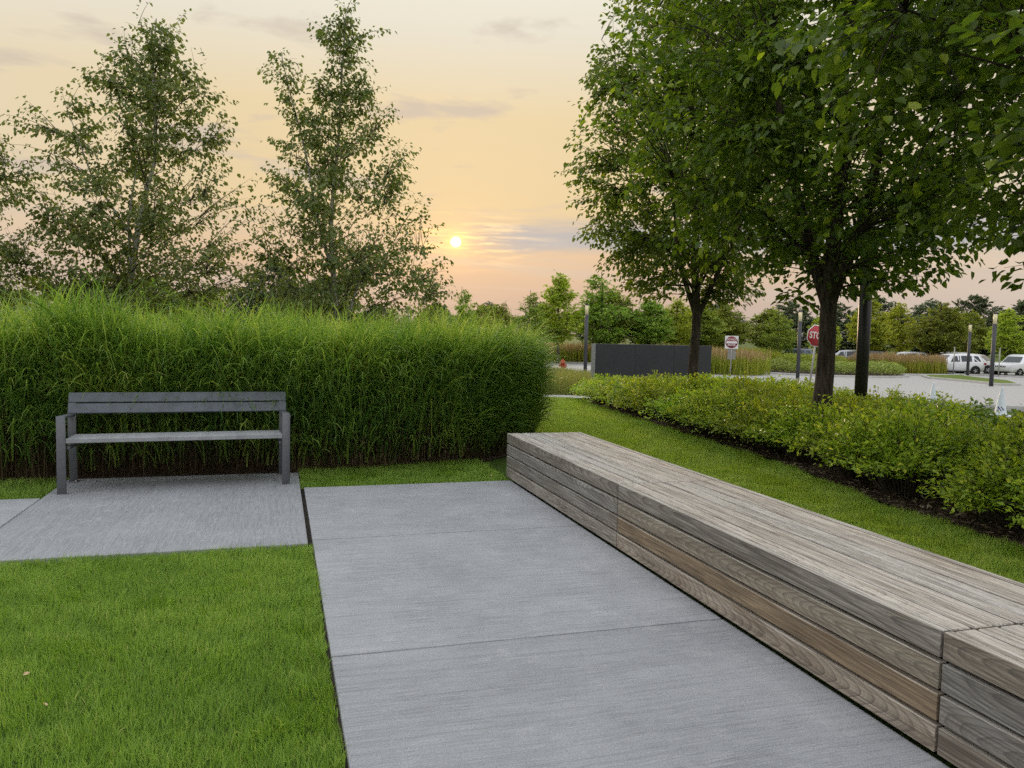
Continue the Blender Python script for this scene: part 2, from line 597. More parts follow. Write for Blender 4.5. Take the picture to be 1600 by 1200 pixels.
def soil_mat(name, ca, cb, scale=30.0, bump=0.6, dist=0.02, cc=None):
    m, n, out = mat_new(name)
    wp = n.new('ShaderNodeNewGeometry').outputs['Position']
    f = n.noise(wp, scale, 6.0, 0.65)
    f2 = n.noise(wp, scale / 14, 4.0, 0.55)
    c = n.mix(n.fit(f, 0.3, 0.7), ca, cb)
    if cc: c = n.mix(n.fit(f2, 0.42, 0.62), c, cc)
    principled(n, out, c, 0.9, 0.15, 0.0, n.bump(f, bump, dist))
    return m


def bark_mat(name, ca, cb, sx=26.0, sz=4.0, bump=0.9):
    m, n, out = mat_new(name)
    co = n.new('ShaderNodeTexCoord').outputs['Object']
    v = n.vmath('MULTIPLY', co, (sx, sx, sz))
    f = n.noise(v, 1.0, 5.0, 0.65, 0.4)
    f2 = n.noise(co, 3.0, 3.0)
    c = n.mix(n.fit(f, 0.35, 0.65), ca, cb)
    c = n.mix(n.fit(f2, 0.4, 0.7, 0.0, 0.3), c, tuple(q * 0.6 for q in ca))
    principled(n, out, c, 0.88, 0.2, 0.0, n.bump(f, bump, 0.03))
    return m


def birch_mat():
    m, n, out = mat_new('birch_bark')
    co = n.new('ShaderNodeTexCoord').outputs['Object']
    f = n.noise(n.vmath('MULTIPLY', co, (4.0, 4.0, 26.0)), 1.0, 4.0, 0.6)
    f2 = n.noise(co, 5.0, 4.0, 0.6)
    c = n.mix(n.fit(f2, 0.3, 0.7), (0.36, 0.33, 0.30), (0.58, 0.55, 0.51))
    c = n.mix(n.fit(f, 0.56, 0.66), c, (0.07, 0.06, 0.055))
    principled(n, out, c, 0.75, 0.25, 0.0, n.bump(f, 0.3, 0.01))
    return m


M = {}
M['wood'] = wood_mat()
M['concrete'] = concrete_mat('broomed_concrete', 0)
M['concrete_b'] = concrete_mat('broomed_concrete_pad', 1, (0.215, 0.224, 0.254), (0.318, 0.328, 0.362))
M['road'] = concrete_mat('road_concrete', 0, (0.43, 0.415, 0.395), (0.52, 0.50, 0.48))
M['kerb'] = plain('kerb_concrete', (0.43, 0.42, 0.40), 0.85, 0.25, 0, 0.15, 4.0, 0.3)
M['lawn_soil'] = soil_mat('lawn_soil', (0.035, 0.062, 0.010), (0.075, 0.135, 0.018), 60.0, 0.5, 0.02, (0.05, 0.09, 0.014))
M['far_grass'] = soil_mat('far_grass', (0.09, 0.14, 0.025), (0.15, 0.20, 0.04), 12.0, 0.4, 0.03, (0.12, 0.17, 0.03))
M['mulch'] = soil_mat('mulch', (0.03, 0.021, 0.016), (0.105, 0.073, 0.055), 45.0, 1.0, 0.03)
M['chip'] = leafy('mulch_chip', (0.055, 0.036, 0.026), (0.14, 0.096, 0.07), (0.30, 0.235, 0.18), 0.0, 0.9, 0.1, gain=(1, 1, 1))
M['blade'] = leafy('lawn_blade', (0.108, 0.208, 0.030), (0.212, 0.355, 0.052), (0.38, 0.42, 0.13), 0.40, 0.5, 0.3, 0.0)
M['blade_r'] = leafy('lawn_blade_open', (0.126, 0.230, 0.030), (0.230, 0.358, 0.050), (0.38, 0.42, 0.12), 0.42, 0.5, 0.3, 0.0)
M['misc'] = leafy('ornamental_blade', (0.060, 0.142, 0.038), (0.165, 0.280, 0.048), (0.34, 0.42, 0.10), 0.45, 0.46, 0.4, 0.0)
M['culm'] = leafy('dry_culm', (0.03, 0.022, 0.014), (0.075, 0.055, 0.032), (0.13, 0.105, 0.055), 0.1, 0.8, 0.1, 0.0, gain=(1, 1, 1))
M['elm'] = leafy('shade_leaf', (0.040, 0.080, 0.013), (0.104, 0.172, 0.018), (0.23, 0.31, 0.025), 0.47, 0.45, 0.4, 0.06)
M['birchleaf'] = leafy('birch_leaf', (0.066, 0.104, 0.034), (0.122, 0.172, 0.050), (0.20, 0.24, 0.07), 0.38, 0.5, 0.35, 0.05)
M['shrubleaf'] = leafy('shrub_leaf', (0.095, 0.170, 0.018), (0.215, 0.325, 0.026), (0.40, 0.46, 0.045), 0.42, 0.42, 0.4, 0.14)
M['dogleaf'] = leafy('glossy_shrub_leaf', (0.055, 0.125, 0.020), (0.12, 0.225, 0.028), (0.21, 0.31, 0.045), 0.3, 0.28, 0.6, 0.1)
M['farleaf'] = leafy('tree_leaf', (0.085, 0.140, 0.024), (0.185, 0.260, 0.038), (0.29, 0.36, 0.06), 0.36, 0.6, 0.25, 0.22)
M['lightleaf'] = leafy('pale_tree_leaf', (0.15, 0.210, 0.024), (0.27, 0.345, 0.04), (0.39, 0.43, 0.055), 0.38, 0.6, 0.25, 0.15)
M['woodleaf'] = leafy('far_wood_leaf', (0.060, 0.098, 0.058), (0.098, 0.145, 0.080), (0.14, 0.185, 0.10), 0.25, 0.7, 0.2, 0.2)
M['hedgeleaf'] = leafy('low_hedge_leaf', (0.105, 0.165, 0.036), (0.20, 0.275, 0.068), (0.31, 0.37, 0.12), 0.3, 0.6, 0.25, 0.1)
M['reed'] = leafy('reed_blade', (0.11, 0.165, 0.022), (0.21, 0.265, 0.035), (0.30, 0.31, 0.06), 0.35, 0.6, 0.2, 0.1)
M['plume'] = leafy('reed_plume', (0.30, 0.20, 0.11), (0.42, 0.30, 0.18), (0.52, 0.41, 0.27), 0.35, 0.8, 0.1, 0.1, gain=(0.9, 0.9, 0.9))
M['meadow'] = leafy('meadow_blade', (0.15, 0.195, 0.045), (0.27, 0.29, 0.09), (0.46, 0.37, 0.20), 0.35, 0.7, 0.15, 0.0, gain=(1.1, 1.05, 1.05))
M['bark'] = bark_mat('dark_bark', (0.028, 0.022, 0.018), (0.105, 0.085, 0.068))
M['twig'] = bark_mat('twig_bark', (0.06, 0.048, 0.036), (0.13, 0.105, 0.08), 40, 8, 0.3)
M['farbark'] = bark_mat('grey_bark', (0.06, 0.05, 0.042), (0.14, 0.12, 0.10), 18, 3, 0.5)
M['birch'] = birch_mat()
M['steel'] = plain('grey_powder_coat', (0.15, 0.157, 0.172), 0.5, 0.4, 0.35, 0.08, 30.0, 0.08)
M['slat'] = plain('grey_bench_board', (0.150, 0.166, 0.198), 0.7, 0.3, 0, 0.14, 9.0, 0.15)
M['slat_top'] = plain('pale_seat_board', (0.32, 0.33, 0.35), 0.7, 0.3, 0, 0.14, 9.0, 0.15)  # seat boards in a paler tone than the back boards
M['bolt'] = plain('bolt_metal', (0.32, 0.32, 0.32), 0.35, 0.5, 0.9)
M['pole'] = plain('bronze_pole', (0.030, 0.029, 0.030), 0.42, 0.45, 0.3, 0.1, 6.0)
M['pole_far'] = plain('grey_lamp_pole', (0.060, 0.062, 0.070), 0.5, 0.4, 0.2, 0.1, 6.0)
M['lens'] = plain('lamp_lens', (0.78, 0.70, 0.44), 0.35, 0.5, 0, 0.08, 10.0)
M['wall'] = plain('charcoal_panel', (0.050, 0.053, 0.064), 0.45, 0.4, 0.2, 0.10, 1.5, 0.02)
M['wall_edge'] = plain('grey_panel_edge', (0.30, 0.31, 0.33), 0.5, 0.4, 0.2)
M['white'] = plain('white_paint', (0.74, 0.74, 0.74), 0.45, 0.45, 0, 0.05)
M['red'] = plain('sign_red', (0.40, 0.022, 0.028), 0.4, 0.45, 0, 0.08)
M['darkred'] = plain('sign_dark_red', (0.22, 0.012, 0.022), 0.4, 0.45, 0, 0.08)
M['hydrant'] = plain('hydrant_red', (0.42, 0.030, 0.022), 0.4, 0.5, 0, 0.12, 6.0)
M['post'] = plain('galvanised_post', (0.36, 0.35, 0.33), 0.55, 0.4, 0.5)
M['signback'] = plain('sign_back', (0.30, 0.29, 0.27), 0.5, 0.4, 0.5)
M['cone'] = plain('white_cone_plastic', (0.66, 0.72, 0.78), 0.4, 0.4, 0, 0.05)
M['purple'] = plain('purple_print', (0.045, 0.018, 0.14), 0.5, 0.3, 0, 0.03)
M['rubber'] = plain('black_rubber', (0.014, 0.014, 0.015), 0.8, 0.3, 0, 0.2)
M['car_white'] = plain('white_car_paint', (0.70, 0.71, 0.73), 0.3, 0.5, 0, 0.03, 2.0, 0, 0.6)
M['car_blue'] = plain('blue_car_paint', (0.06, 0.09, 0.15), 0.3, 0.5, 0, 0.03, 2.0, 0, 0.6)
M['car_silver'] = plain('silver_car_paint', (0.42, 0.43, 0.44), 0.3, 0.5, 0.4, 0.03, 2.0, 0, 0.6)
M['car_dark'] = plain('black_car_paint', (0.018, 0.018, 0.020), 0.3, 0.5, 0, 0.03, 2.0, 0, 0.6)
M['glass'] = plain('tinted_glass', (0.035, 0.045, 0.055), 0.12, 0.6, 0, 0.1, 2.0)
M['rim'] = plain('alloy_rim', (0.50, 0.51, 0.52), 0.35, 0.5, 0.7)
M['tail'] = plain('tail_lamp_red', (0.35, 0.02, 0.02), 0.2, 0.5)
M['head'] = plain('head_lamp', (0.55, 0.57, 0.58), 0.15, 0.6)
M['black'] = plain('black_trim', (0.016, 0.016, 0.017), 0.6, 0.35)
M['void'] = plain('bench_void_black', (0.010, 0.010, 0.011), 0.9, 0.1)  # near-black standing in for the shade inside and under the timber bench
M['dryleaf'] = leafy('dry_leaf', (0.32, 0.20, 0.09), (0.50, 0.38, 0.22), (0.55, 0.5, 0.36), 0.2, 0.7, 0.2, 0.0)
M['joint'] = soil_mat('joint_dirt', (0.02, 0.017, 0.014), (0.075, 0.062, 0.05), 90.0, 1.0, 0.01)

# ------------------------------------------------------------------ terrain, road, paths
def st(s, t):
    return 0.6 * s + 0.8 * t, 0.8 * s - 0.6 * t


S_ = np.array([-4000, -400, -60, -10, 0, 7, 14, 18, 22, 26, 30, 38, 47, 58, 70, 100, 130, 250, 400, 1200, 5000.])
T_ = np.array([-5000, -800, -150, -60, -30, -10, 0, 10, 30, 60, 150, 800, 5000.])
sg, tg_ = np.meshgrid(S_, T_, indexing='ij')
gx, gy = st(sg, tg_)
gv = np.stack([gx, gy, T(gx, gy) - 0.03], -1).reshape(-1, 3)
nt = len(T_)
gi = (np.arange(len(S_) - 1)[:, None] * nt + np.arange(nt - 1)[None]).reshape(-1, 1)
ground = link('ground', np_mesh('ground', gv, [gi + np.array([[0, nt, nt + 1, 1]])], None, False, M['lawn_soil']))
tag(ground, 'green lawn ground spreading to the horizon', kind='structure')


def resample(P, n):
    P = np.asarray(P, float)
    q = np.concatenate([[0], np.cumsum(np.linalg.norm(np.diff(P, axis=0), axis=1))])
    s = np.linspace(0, q[-1], n)
    return np.stack([np.interp(s, q, P[:, 0]), np.interp(s, q, P[:, 1])], 1)


def drape(A, B, n, m, dz):
    """sheet between two polylines lying dz above the terrain"""
    A, B = resample(A, n), resample(B, n)
    w_ = np.linspace(0, 1, m)[None, :, None]
    P = A[:, None] * (1 - w_) + B[:, None] * w_
    V = np.concatenate([P, (T(P[..., 0], P[..., 1]) + dz)[..., None]], -1).reshape(-1, 3)
    i = (np.arange(n - 1)[:, None] * m + np.arange(m - 1)[None]).reshape(-1, 1)
    return V, i + np.array([[0, 1, m + 1, m]])


def kerb_strip(P, width, z0, z1, n=60):
    """kerb of rectangular section along a polyline"""
    P = resample(P, n)
    tg2 = unit(np.gradient(P, axis=0))
    nr2 = np.stack([-tg2[:, 1], tg2[:, 0]], 1) * width / 2
    t = T(P[:, 0], P[:, 1])
    ring = [(P - nr2, z0), (P - nr2, z1 - .02), (P - nr2 * .75, z1), (P + nr2 * .75, z1), (P + nr2, z1 - .02), (P + nr2, z0)]
    V = np.stack([np.concatenate([q, (t + z)[:, None]], 1) for q, z in ring], 1).reshape(-1, 3)
    k = len(ring)
    i = (np.arange(n - 1)[:, None] * k + np.arange(k - 1)[None]).reshape(-1, 1)
    return V, i + np.array([[0, 1, k + 1, k]])


road_near = [(60, -14), (40, 2), (27, 12), (20.5, 18), (17.6, 22), (16.6, 27), (16.2, 33), (14.6, 38.5), (10, 44), (0, 52), (-14, 60)]
road_far = [(150, 12), (125, 60), (105, 88), (85, 82), (62, 78), (48, 70), (36, 60), (28, 58.5), (21, 62), (8, 72), (-8, 82)]
v, f = drape(road_near, road_far, 70, 40, 0.02)
tag(link('road', np_mesh('road', v, [f], None, True, M['road'])), 'pale concrete road and car park apron', kind='structure')
v, f = kerb_strip(road_near, 0.18, -0.1, 0.15, 90)
tag(link('kerb', np_mesh('kerb', v, [f], None, False, M['kerb'])), 'concrete kerb along the near side of the road', kind='structure')

ISL = []


def island(outline, top, label, n=60, z=0.14):
    """kerbed island standing on the road"""
    P = np.array(outline + [outline[0]], float)
    v, f = kerb_strip(P, 0.18, 0.0, z + 0.01, n)
    tag(link('kerb', np_mesh('kerb', v, [f], None, False, M['kerb'])), label + ' kerb', kind='structure')
    Q = resample(P, n)[:-1]
    c = Q.mean(0)
    rings = [Q * (1 - k) + c * k for k in np.linspace(0, 1, 6)]
    A = np.concatenate(rings)
    V = np.concatenate([A, (T(A[:, 0], A[:, 1]) + z - .01)[:, None]], 1)
    m = len(Q)
    i = np.arange(m)
    F = np.concatenate([np.stack([k * m + i, k * m + (i + 1) % m, (k + 1) * m + (i + 1) % m, (k + 1) * m + i], 1) for k in range(5)])
    tag(link('terrain_island', np_mesh('terrain_island', V, [F], None, True, top)), label, kind='structure')


island([(20.6, 63.2), (27, 59.4), (30, 48.2), (32.6, 41.2), (36, 40.2), (39.5, 41), (42.2, 43.4), (43.2, 45.6), (46, 45.6), (49.8, 46.4), (52.4, 50.4), (60, 62), (50, 66), (38, 58), (29, 62), (22, 68)], M['mulch'],
       'planted island with low hedge and feather grass')
island([(44.6, 44.6), (40.9, 40.3), (40.0, 37.6), (38.9, 34.6), (37.6, 32.4), (39.4, 32.6), (41.4, 34.6), (43.9, 37.1), (45.6, 40.5), (47.6, 43.6), (49.4, 45.6)], M['far_grass'], 'mown grass island beside the road')
island([(50.2, 49.0), (53.0, 45.9), (58, 40.5), (64, 34), (66, 35.4), (60, 42), (53.8, 48.6), (51.4, 51)], M['far_grass'], 'grass strip between the road and the car park')

# concrete walk behind the lawn
v, f = drape([(-14, 22.6), (2, 21.9), (9.2, 21.1)], [(-14, 24.0), (2, 23.3), (9.5, 22.4)], 24, 3, 0.0)
tag(link('path_beyond_lawn', np_mesh('path_beyond_lawn', v, [f], None, True, M['kerb'])), 'pale concrete walk crossing behind the lawn', kind='structure')

# mulch bed under the shrubs
bed_in = [(5.15, -1.0), (5.35, 3.0), (5.42, 5.6), (6.03, 8.43), (6.40, 12.7), (7.9, 18.9), (8.7, 20.6)]
bed_out = [(9.4, -1.0), (9.6, 3.0), (9.7, 5.6), (10.0, 8.4), (10.6, 12.7), (12.2, 18.9), (12.6, 20.6)]


def bed_edge(y):
    b = np.array(bed_in)
    return np.interp(y, b[:, 1], b[:, 0])


v, f = drape(bed_in, bed_out, 60, 14, -0.012)
v[:, 2] += 0.02 * np.sin(v[:, 0] * 9.1) * np.sin(v[:, 1] * 7.3)
tag(link('mulch_bed', np_mesh('mulch_bed', v, [f], None, True, M['mulch'])), 'dark bark mulch bed under the shrubs', kind='structure')

# paths by the benches: each slab a piece of its own
path = tag(empty('path'), 'broomed concrete path and bench pad of separate slabs', kind='structure')


def slab(x0, x1, y0, y1, mat, z=0.0):
    o = link('slab', box_mesh((x1 - x0, y1 - y0, 0.11), 0.009, mat, 2), path, ((x0 + x1) / 2, (y0 + y1) / 2, z - 0.055))
    return o


for y0, y1 in ((-0.58, 1.482), (1.490, 3.534), (3.544, 5.592), (5.601, 7.500)):
    slab(0.238, 2.292, y0, y1, M['concrete'])
slab(-1.942, 0.204, 5.490, 8.290, M['concrete_b'], 0.004)
slab(-4.010, -1.956, 5.540, 7.440, M['concrete'])
slab(-6.080, -4.022, 5.540, 7.440, M['concrete'])
jm = MB()
jm.box((1.27, 3.46, -0.05), (2.09, 8.05, 0.06))
jm.box((-2.9, 6.5, -0.05), (6.3, 1.9, 0.058))
jm.box((-0.85, 6.885, -0.05), (2.18, 2.76, 0.056))
jm.build('joint_bedding', M['joint'], path)['kind'] = 'stuff'

# ------------------------------------------------------------------ long wooden bench
bench = empty('slatted_bench', (2.68, 3.5, 0.0), 0, 'long low weathered timber plank bench running along the concrete path', 'bench')
BX0, BX1, BT, BB = 2.275, 3.087, 0.475, 0.024
hb = (BT - BB - 3 * 0.018) / 4
tw = (BX1 - BX0 - 2 * 0.038 - 8 * 0.012) / 7
prng = random.Random(3)
for si, (y0, y1) in enumerate(((4.876, 7.600), (2.126, 4.864), (-0.626, 2.113))):
    sec = empty('bench_section', (-2.68 + (BX0 + BX1) / 2, (y0 + y1) / 2 - 3.5, 0), parent=bench)
    ox, oy = (BX0 + BX1) / 2, (y0 + y1) / 2
    L = y1 - y0

    def tint(k=None):
        g = prng.uniform(0.78, 1.16)
        wv = prng.uniform(-0.05, 0.08)
        return (g * (1 + wv), g, g * (1 - wv * 1.2), 1)
    for r in range(4):
        zc = BT - hb / 2 - r * (hb + 0.018)
        t_ = tint()
        if si == 1 and r == 2: t_ = (0.92, 0.74, 0.52, 1)
        if si == 2: t_ = tuple(q * 0.80 for q in t_[:3]) + (1,)
        if si == 1 and r == 1: t_ = (1.06, 1.0, 0.86, 1)
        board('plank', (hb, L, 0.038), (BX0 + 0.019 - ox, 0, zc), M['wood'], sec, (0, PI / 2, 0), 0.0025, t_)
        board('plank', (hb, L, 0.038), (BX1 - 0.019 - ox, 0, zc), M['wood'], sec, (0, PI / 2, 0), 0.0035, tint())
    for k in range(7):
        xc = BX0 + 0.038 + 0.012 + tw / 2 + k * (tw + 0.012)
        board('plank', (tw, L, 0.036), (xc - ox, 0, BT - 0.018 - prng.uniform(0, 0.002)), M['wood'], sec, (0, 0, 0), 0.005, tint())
    if si == 0:
        for r in range(4):
            zc = BT - 0.04 - hb / 2 - r * (hb + 0.009) * 0.93
            board('plank', (hb * .9, BX1 - BX0 - 0.09, 0.034), (0, L / 2 - 0.019, zc), M['wood'], sec, (0, PI / 2, PI / 2), 0.0035, tint())
    board('void_filler', (BX1 - BX0 - 0.10, L - 0.06, 0.36), (0, 0, 0.242), M['void'], sec, bevel=0)  # added black box painting the dark hollow behind the boards
    board('plinth', (BX1 - BX0 - 0.16, L - 0.04, 0.10), (0, 0, 0.01), M['void'], sec, bevel=0)  # recessed base, blackened for the shaded gap under the boards

# ------------------------------------------------------------------ metal bench on the pad
mbench = empty('park_bench', (-0.874, 7.614, 0.004), math.radians(3.4), 'grey backed park bench with metal arms standing before the tall grass', 'bench')


def bar(pts, wx, th, name, mat, parent, x):
    """flat bar of width wx (along x) following yz points, thickness th"""
    P = np.array(pts, float)
    tgt = unit(np.gradient(P, axis=0))
    for i in range(1, len(P) - 1):
        tgt[i] = unit(unit(P[i + 1] - P[i]) + unit(P[i] - P[i - 1]))
    nr = np.stack([-tgt[:, 1], tgt[:, 0]], 1)
    for i in range(1, len(P) - 1):
        cs = float(np.dot(unit(P[i + 1] - P[i]), tgt[i]))
        nr[i] /= max(cs, 0.5)
    m = MB()
    a, b = P + nr * th / 2, P - nr * th / 2
    V = []
    for i in range(len(P)):
        for q in (a[i], b[i]):
            V += [(-wx / 2, q[0], q[1]), (wx / 2, q[0], q[1])]
    F = []
    for i in range(len(P) - 1):
        k, l = 4 * i, 4 * i + 4
        F += [[k, k + 1, l + 1, l], [k + 2, l + 2, l + 3, k + 3], [k, l, l + 2, k + 2], [k + 1, k + 3, l + 3, l + 1]]
    e = 4 * (len(P) - 1)
    F += [[0, 2, 3, 1], [e, e + 1, e + 3, e + 2]]
    m.add(V, F)
    o = m.build(name, mat, parent, loc=(x, 0, 0))
    mod = o.modifiers.new('bevel', 'BEVEL')
    mod.width = 0.002
    mod.segments = 1
    return o


for sx in (-1, 1):
    x = sx * 0.95
    bar([(0.0, 0.0), (0.0, 0.690)], 0.072, 0.024, 'leg', M['steel'], mbench, x)
    bar([(0.0125, 0.678), (0.50, 0.652)], 0.066, 0.020, 'armrest', M['steel'], mbench, x)
    bar([(0.575, 0.0), (0.515, 0.46), (0.512, 0.60), (0.60, 0.845)], 0.068, 0.022, 'leg', M['steel'], mbench, x)
    ft = MB(); ft.box((0, 0, 0.004), (0.095, 0.075, 0.008)); ft.build('foot_plate', M['steel'], mbench, loc=(x, 0.575, 0))
    bt = MB(); bt.lathe([(0.0, 0.022), (0.010, 0.020), (0.010, 0.008)], 8); bt.build('bolt', M['bolt'], mbench, loc=(x + 0.022, 0.548, 0))
    bar([(0.02, 0.405), (0.50, 0.385)], 0.03, 0.03, 'seat_rail', M['steel'], mbench, sx * 0.90)
for k in range(4):
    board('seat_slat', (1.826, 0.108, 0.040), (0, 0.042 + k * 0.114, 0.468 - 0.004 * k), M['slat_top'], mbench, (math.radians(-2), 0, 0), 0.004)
lean = math.atan2(0.088, 0.245)
for k in range(2):
    zc = 0.702 + k * 0.101
    yc = 0.549 + (zc - 0.66) * math.tan(lean) - 0.018
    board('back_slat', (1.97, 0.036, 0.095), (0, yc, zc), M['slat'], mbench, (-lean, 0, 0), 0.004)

# ------------------------------------------------------------------ noise in plain numpy
def fbm2(x, y, seed=0, scale=1.0, octaves=4):
    r = np.random.default_rng(seed)
    out = 0.0
    amp = 1.0
    tot_ = 0.0
    for o in range(octaves):
        for k in range(3):
            a = r.uniform(0, 2 * PI)
            ph = r.uniform(0, 2 * PI)
            fq = scale * 2 ** o * r.uniform(0.7, 1.3)
            out = out + amp * np.sin((x * math.cos(a) + y * math.sin(a)) * fq * 2 * PI + ph + 1.3 * np.sin(fq * (x * math.sin(a) - y * math.cos(a)) * 4.0))
        tot_ += amp * 1.7
        amp *= 0.55
    return out / tot_          # about -1..1


# ------------------------------------------------------------------ tall ornamental grass
HX = [-8.0, 1.0, 2.2, 3.0, 3.45, 3.70]
HY = [8.44, 8.46, 8.78, 9.45, 10.2, 11.0]


def hedge_front(x):
    return np.interp(x, HX, HY)


def hedge_out(x):
    sl = (hedge_front(x + 0.15) - hedge_front(x - 0.15)) / 0.3
    return np.arctan2(-np.ones_like(x), np.clip(sl, -0.2, 4.0))       # outward azimuth (towards -y, and +x at the end)


hr = np.random.default_rng(11)


def hedge_leaves(n, depth, z0, z1, L0, L1, a0, a1, b0, b1, W0, W1, spread, v0, v1, segs, tuft=True, back=0.0):
    x = hr.uniform(-6.2, 3.62, n)
    d_ = np.minimum(hr.exponential(depth, n) if depth < 1 else hr.uniform(0, depth, n), 2.6)
    out = hedge_out(x)
    y = hedge_front(x) + d_ + back
    if tuft:                                       # gather the leaves into clumps
        cxn = 0.5 * fbm2(x, y, 5, 0.9, 2)
        x = x + 0.12 * cxn
    zt = 1.0 + 0.13 * fbm2(x, y, 9, 0.5, 3) - 0.10 * np.clip((x - 2.4) / 1.2, 0, 1) + 0.025 * np.clip(-x / 6, 0, 1)
    z = hr.uniform(z0, z1, n) * zt
    az = np.where(hr.random(n) < 0.72, out + hr.normal(0, spread, n), hr.uniform(0, 2 * PI, n))
    Ls = hr.uniform(L0, L1, n) * zt
    val = np.clip(hr.uniform(v0, v1, n) + 0.16 * fbm2(x, y + z, 21, 0.6, 3), 0, 1)
    return ribbons(np.stack([x, y, z], 1), az, Ls, hr.uniform(W0, W1, n), hr.uniform(a0, a1, n), hr.uniform(b0, b1, n), segs, 1.5, val, hr.normal(0, 0.35, n))


def hedge_end(n):
    """loose blades leaning out over the lawn at the right end"""
    x = hr.uniform(2.3, 3.7, n)
    y = hedge_front(x) + np.abs(hr.normal(0, 0.25, n))
    z = hr.uniform(0.0, 1.05, n)
    return ribbons(np.stack([x, y, z], 1), hedge_out(x) + hr.normal(0.2, 1.2, n), hr.uniform(0.4, 0.85, n), hr.uniform(0.009, 0.018, n),
                   hr.uniform(0.05, 0.5, n), hr.uniform(0.8, 2.8, n), 6, 1.6, np.clip(hr.normal(0.35, 0.2, n), 0, 1), hr.normal(0, 0.35, n))


parts = [  # leaf values carry painted light: sunlit top brighter, low and inner leaves darker
    hedge_leaves(13000, 0.26, 0.04, 0.98, 0.40, 0.80, 0.10, 0.50, 1.4, 2.7, 0.012, 0.022, 0.8, 0.0, 0.75, 6),
    hedge_leaves(13500, 0.50, 0.45, 1.12, 0.50, 1.0, 0.05, 0.40, 0.9, 2.5, 0.011, 0.020, 1.1, 0.1, 0.9, 6),
    hedge_end(2200),
    hedge_leaves(3400, 0.16, 0.30, 1.05, 0.55, 0.95, 0.05, 0.35, 1.3, 2.5, 0.013, 0.021, 0.9, 0.35, 0.95, 7, True, 0.16),
    hedge_leaves(21000, 2.5, 0.75, 1.12, 0.40, 0.72, 0.0, 0.30, 0.2, 1.5, 0.010, 0.017, 1.6, 0.35, 1.0, 4),
    hedge_leaves(3000, 2.5, 0.92, 1.15, 0.50, 0.80, 0.0, 0.3, 0.1, 1.7, 0.010, 0.017, 1.6, 0.5, 1.0, 5),
    hedge_leaves(4500, 2.5, 0.1, 0.8, 0.6, 0.9, 0.1, 0.5, 0.8, 1.8, 0.014, 0.022, 1.6, 0.0, 0.4, 3),
]
hedge = tag(empty('ornamental_grass_hedge', (-1.5, 9.0, 0)), 'tall dense green ornamental grass hedge behind the grey park bench', 'grass hedge')
o = ribbon_obj('foliage', parts, M['misc'], hedge); o['kind'] = 'stuff'
o.location = (1.5, -9.0, 0)
nc = 5200
x = hr.uniform(-6.2, 3.5, nc)
y = hedge_front(x) + 0.02 + np.abs(hr.normal(0.0, 0.45, nc))
culm = ribbons(np.stack([x, y, np.full(nc, -0.03)], 1), hedge_out(x) + hr.normal(0, 1.0, nc), hr.uniform(0.55, 1.15, nc), hr.uniform(0.005, 0.010, nc),
               hr.uniform(0.0, 0.10, nc), hr.uniform(0.0, 0.35, nc), 3, 1.0, hr.random(nc))
dn = 3500
x = hr.uniform(-6.2, 3.5, dn)
y = hedge_front(x) + np.abs(hr.normal(0.05, 0.35, dn)) - 0.05
dead = ribbons(np.stack([x, y, hr.uniform(-0.02, 0.30, dn)], 1), hr.uniform(0, 2 * PI, dn), hr.uniform(0.2, 0.5, dn), hr.uniform(0.006, 0.011, dn),
               hr.uniform(0.1, 0.8, dn), hr.uniform(1.4, 2.8, dn), 3, 1.2, hr.random(dn))
o = ribbon_obj('dry_stems', [culm, dead], M['culm'], hedge); o['kind'] = 'stuff'
o.location = (1.5, -9.0, 0)
bm_ = MB()
hx = np.linspace(-6.4, 3.55, 40)
V = []
for q in hx:
    V += [(q + 1.5, hedge_front(q) - 0.10 - 9.0, -0.022), (q + 1.5, 11.6 - 9.0, -0.022)]
bm_.add(V, [[2 * i, 2 * i + 2, 2 * i + 3, 2 * i + 1] for i in range(39)])
bm_.build('root_soil', M['mulch'], hedge)

# ------------------------------------------------------------------ lawns
lr = np.random.default_rng(23)


def lawn_blades(x, y, z, h0, h1, w0, w1, segs, vbias=0.0, lean=0.5):
    n = len(x)
    cl = fbm2(x, y, 31, 0.55, 4)
    cl2 = fbm2(x, y, 37, 3.2, 3)
    hgt = lr.uniform(h0, h1, n) * (1 + 0.28 * cl2)
    az = lr.uniform(0, 2 * PI, n) * 0.6 + 2.2 * fbm2(x, y, 41, 1.1, 3)
    th1 = np.clip(lr.normal(0.85, 0.55, n) + 0.25 * cl2, 0.05, 1.9)
    val = np.clip(0.42 + 0.16 * cl + 0.12 * cl2 + lr.normal(0, 0.20, n) + vbias, 0, 1)
    dry = lr.random(n) < 0.012
    val = np.where(dry, 1.0, val * 0.86)
    return ribbons(np.stack([x, y, z], 1), az, hgt, lr.uniform(w0, w1, n), np.abs(lr.normal(0.15, 0.2, n)), th1 * lean * 2, segs, 1.2, val, lr.normal(0, 0.5, n))


def region(n, x0, x1, y0, y1, keep):
    x, y = lr.uniform(x0, x1, n), lr.uniform(y0, y1, n)
    k = keep(x, y)
    return x[k], y[k]


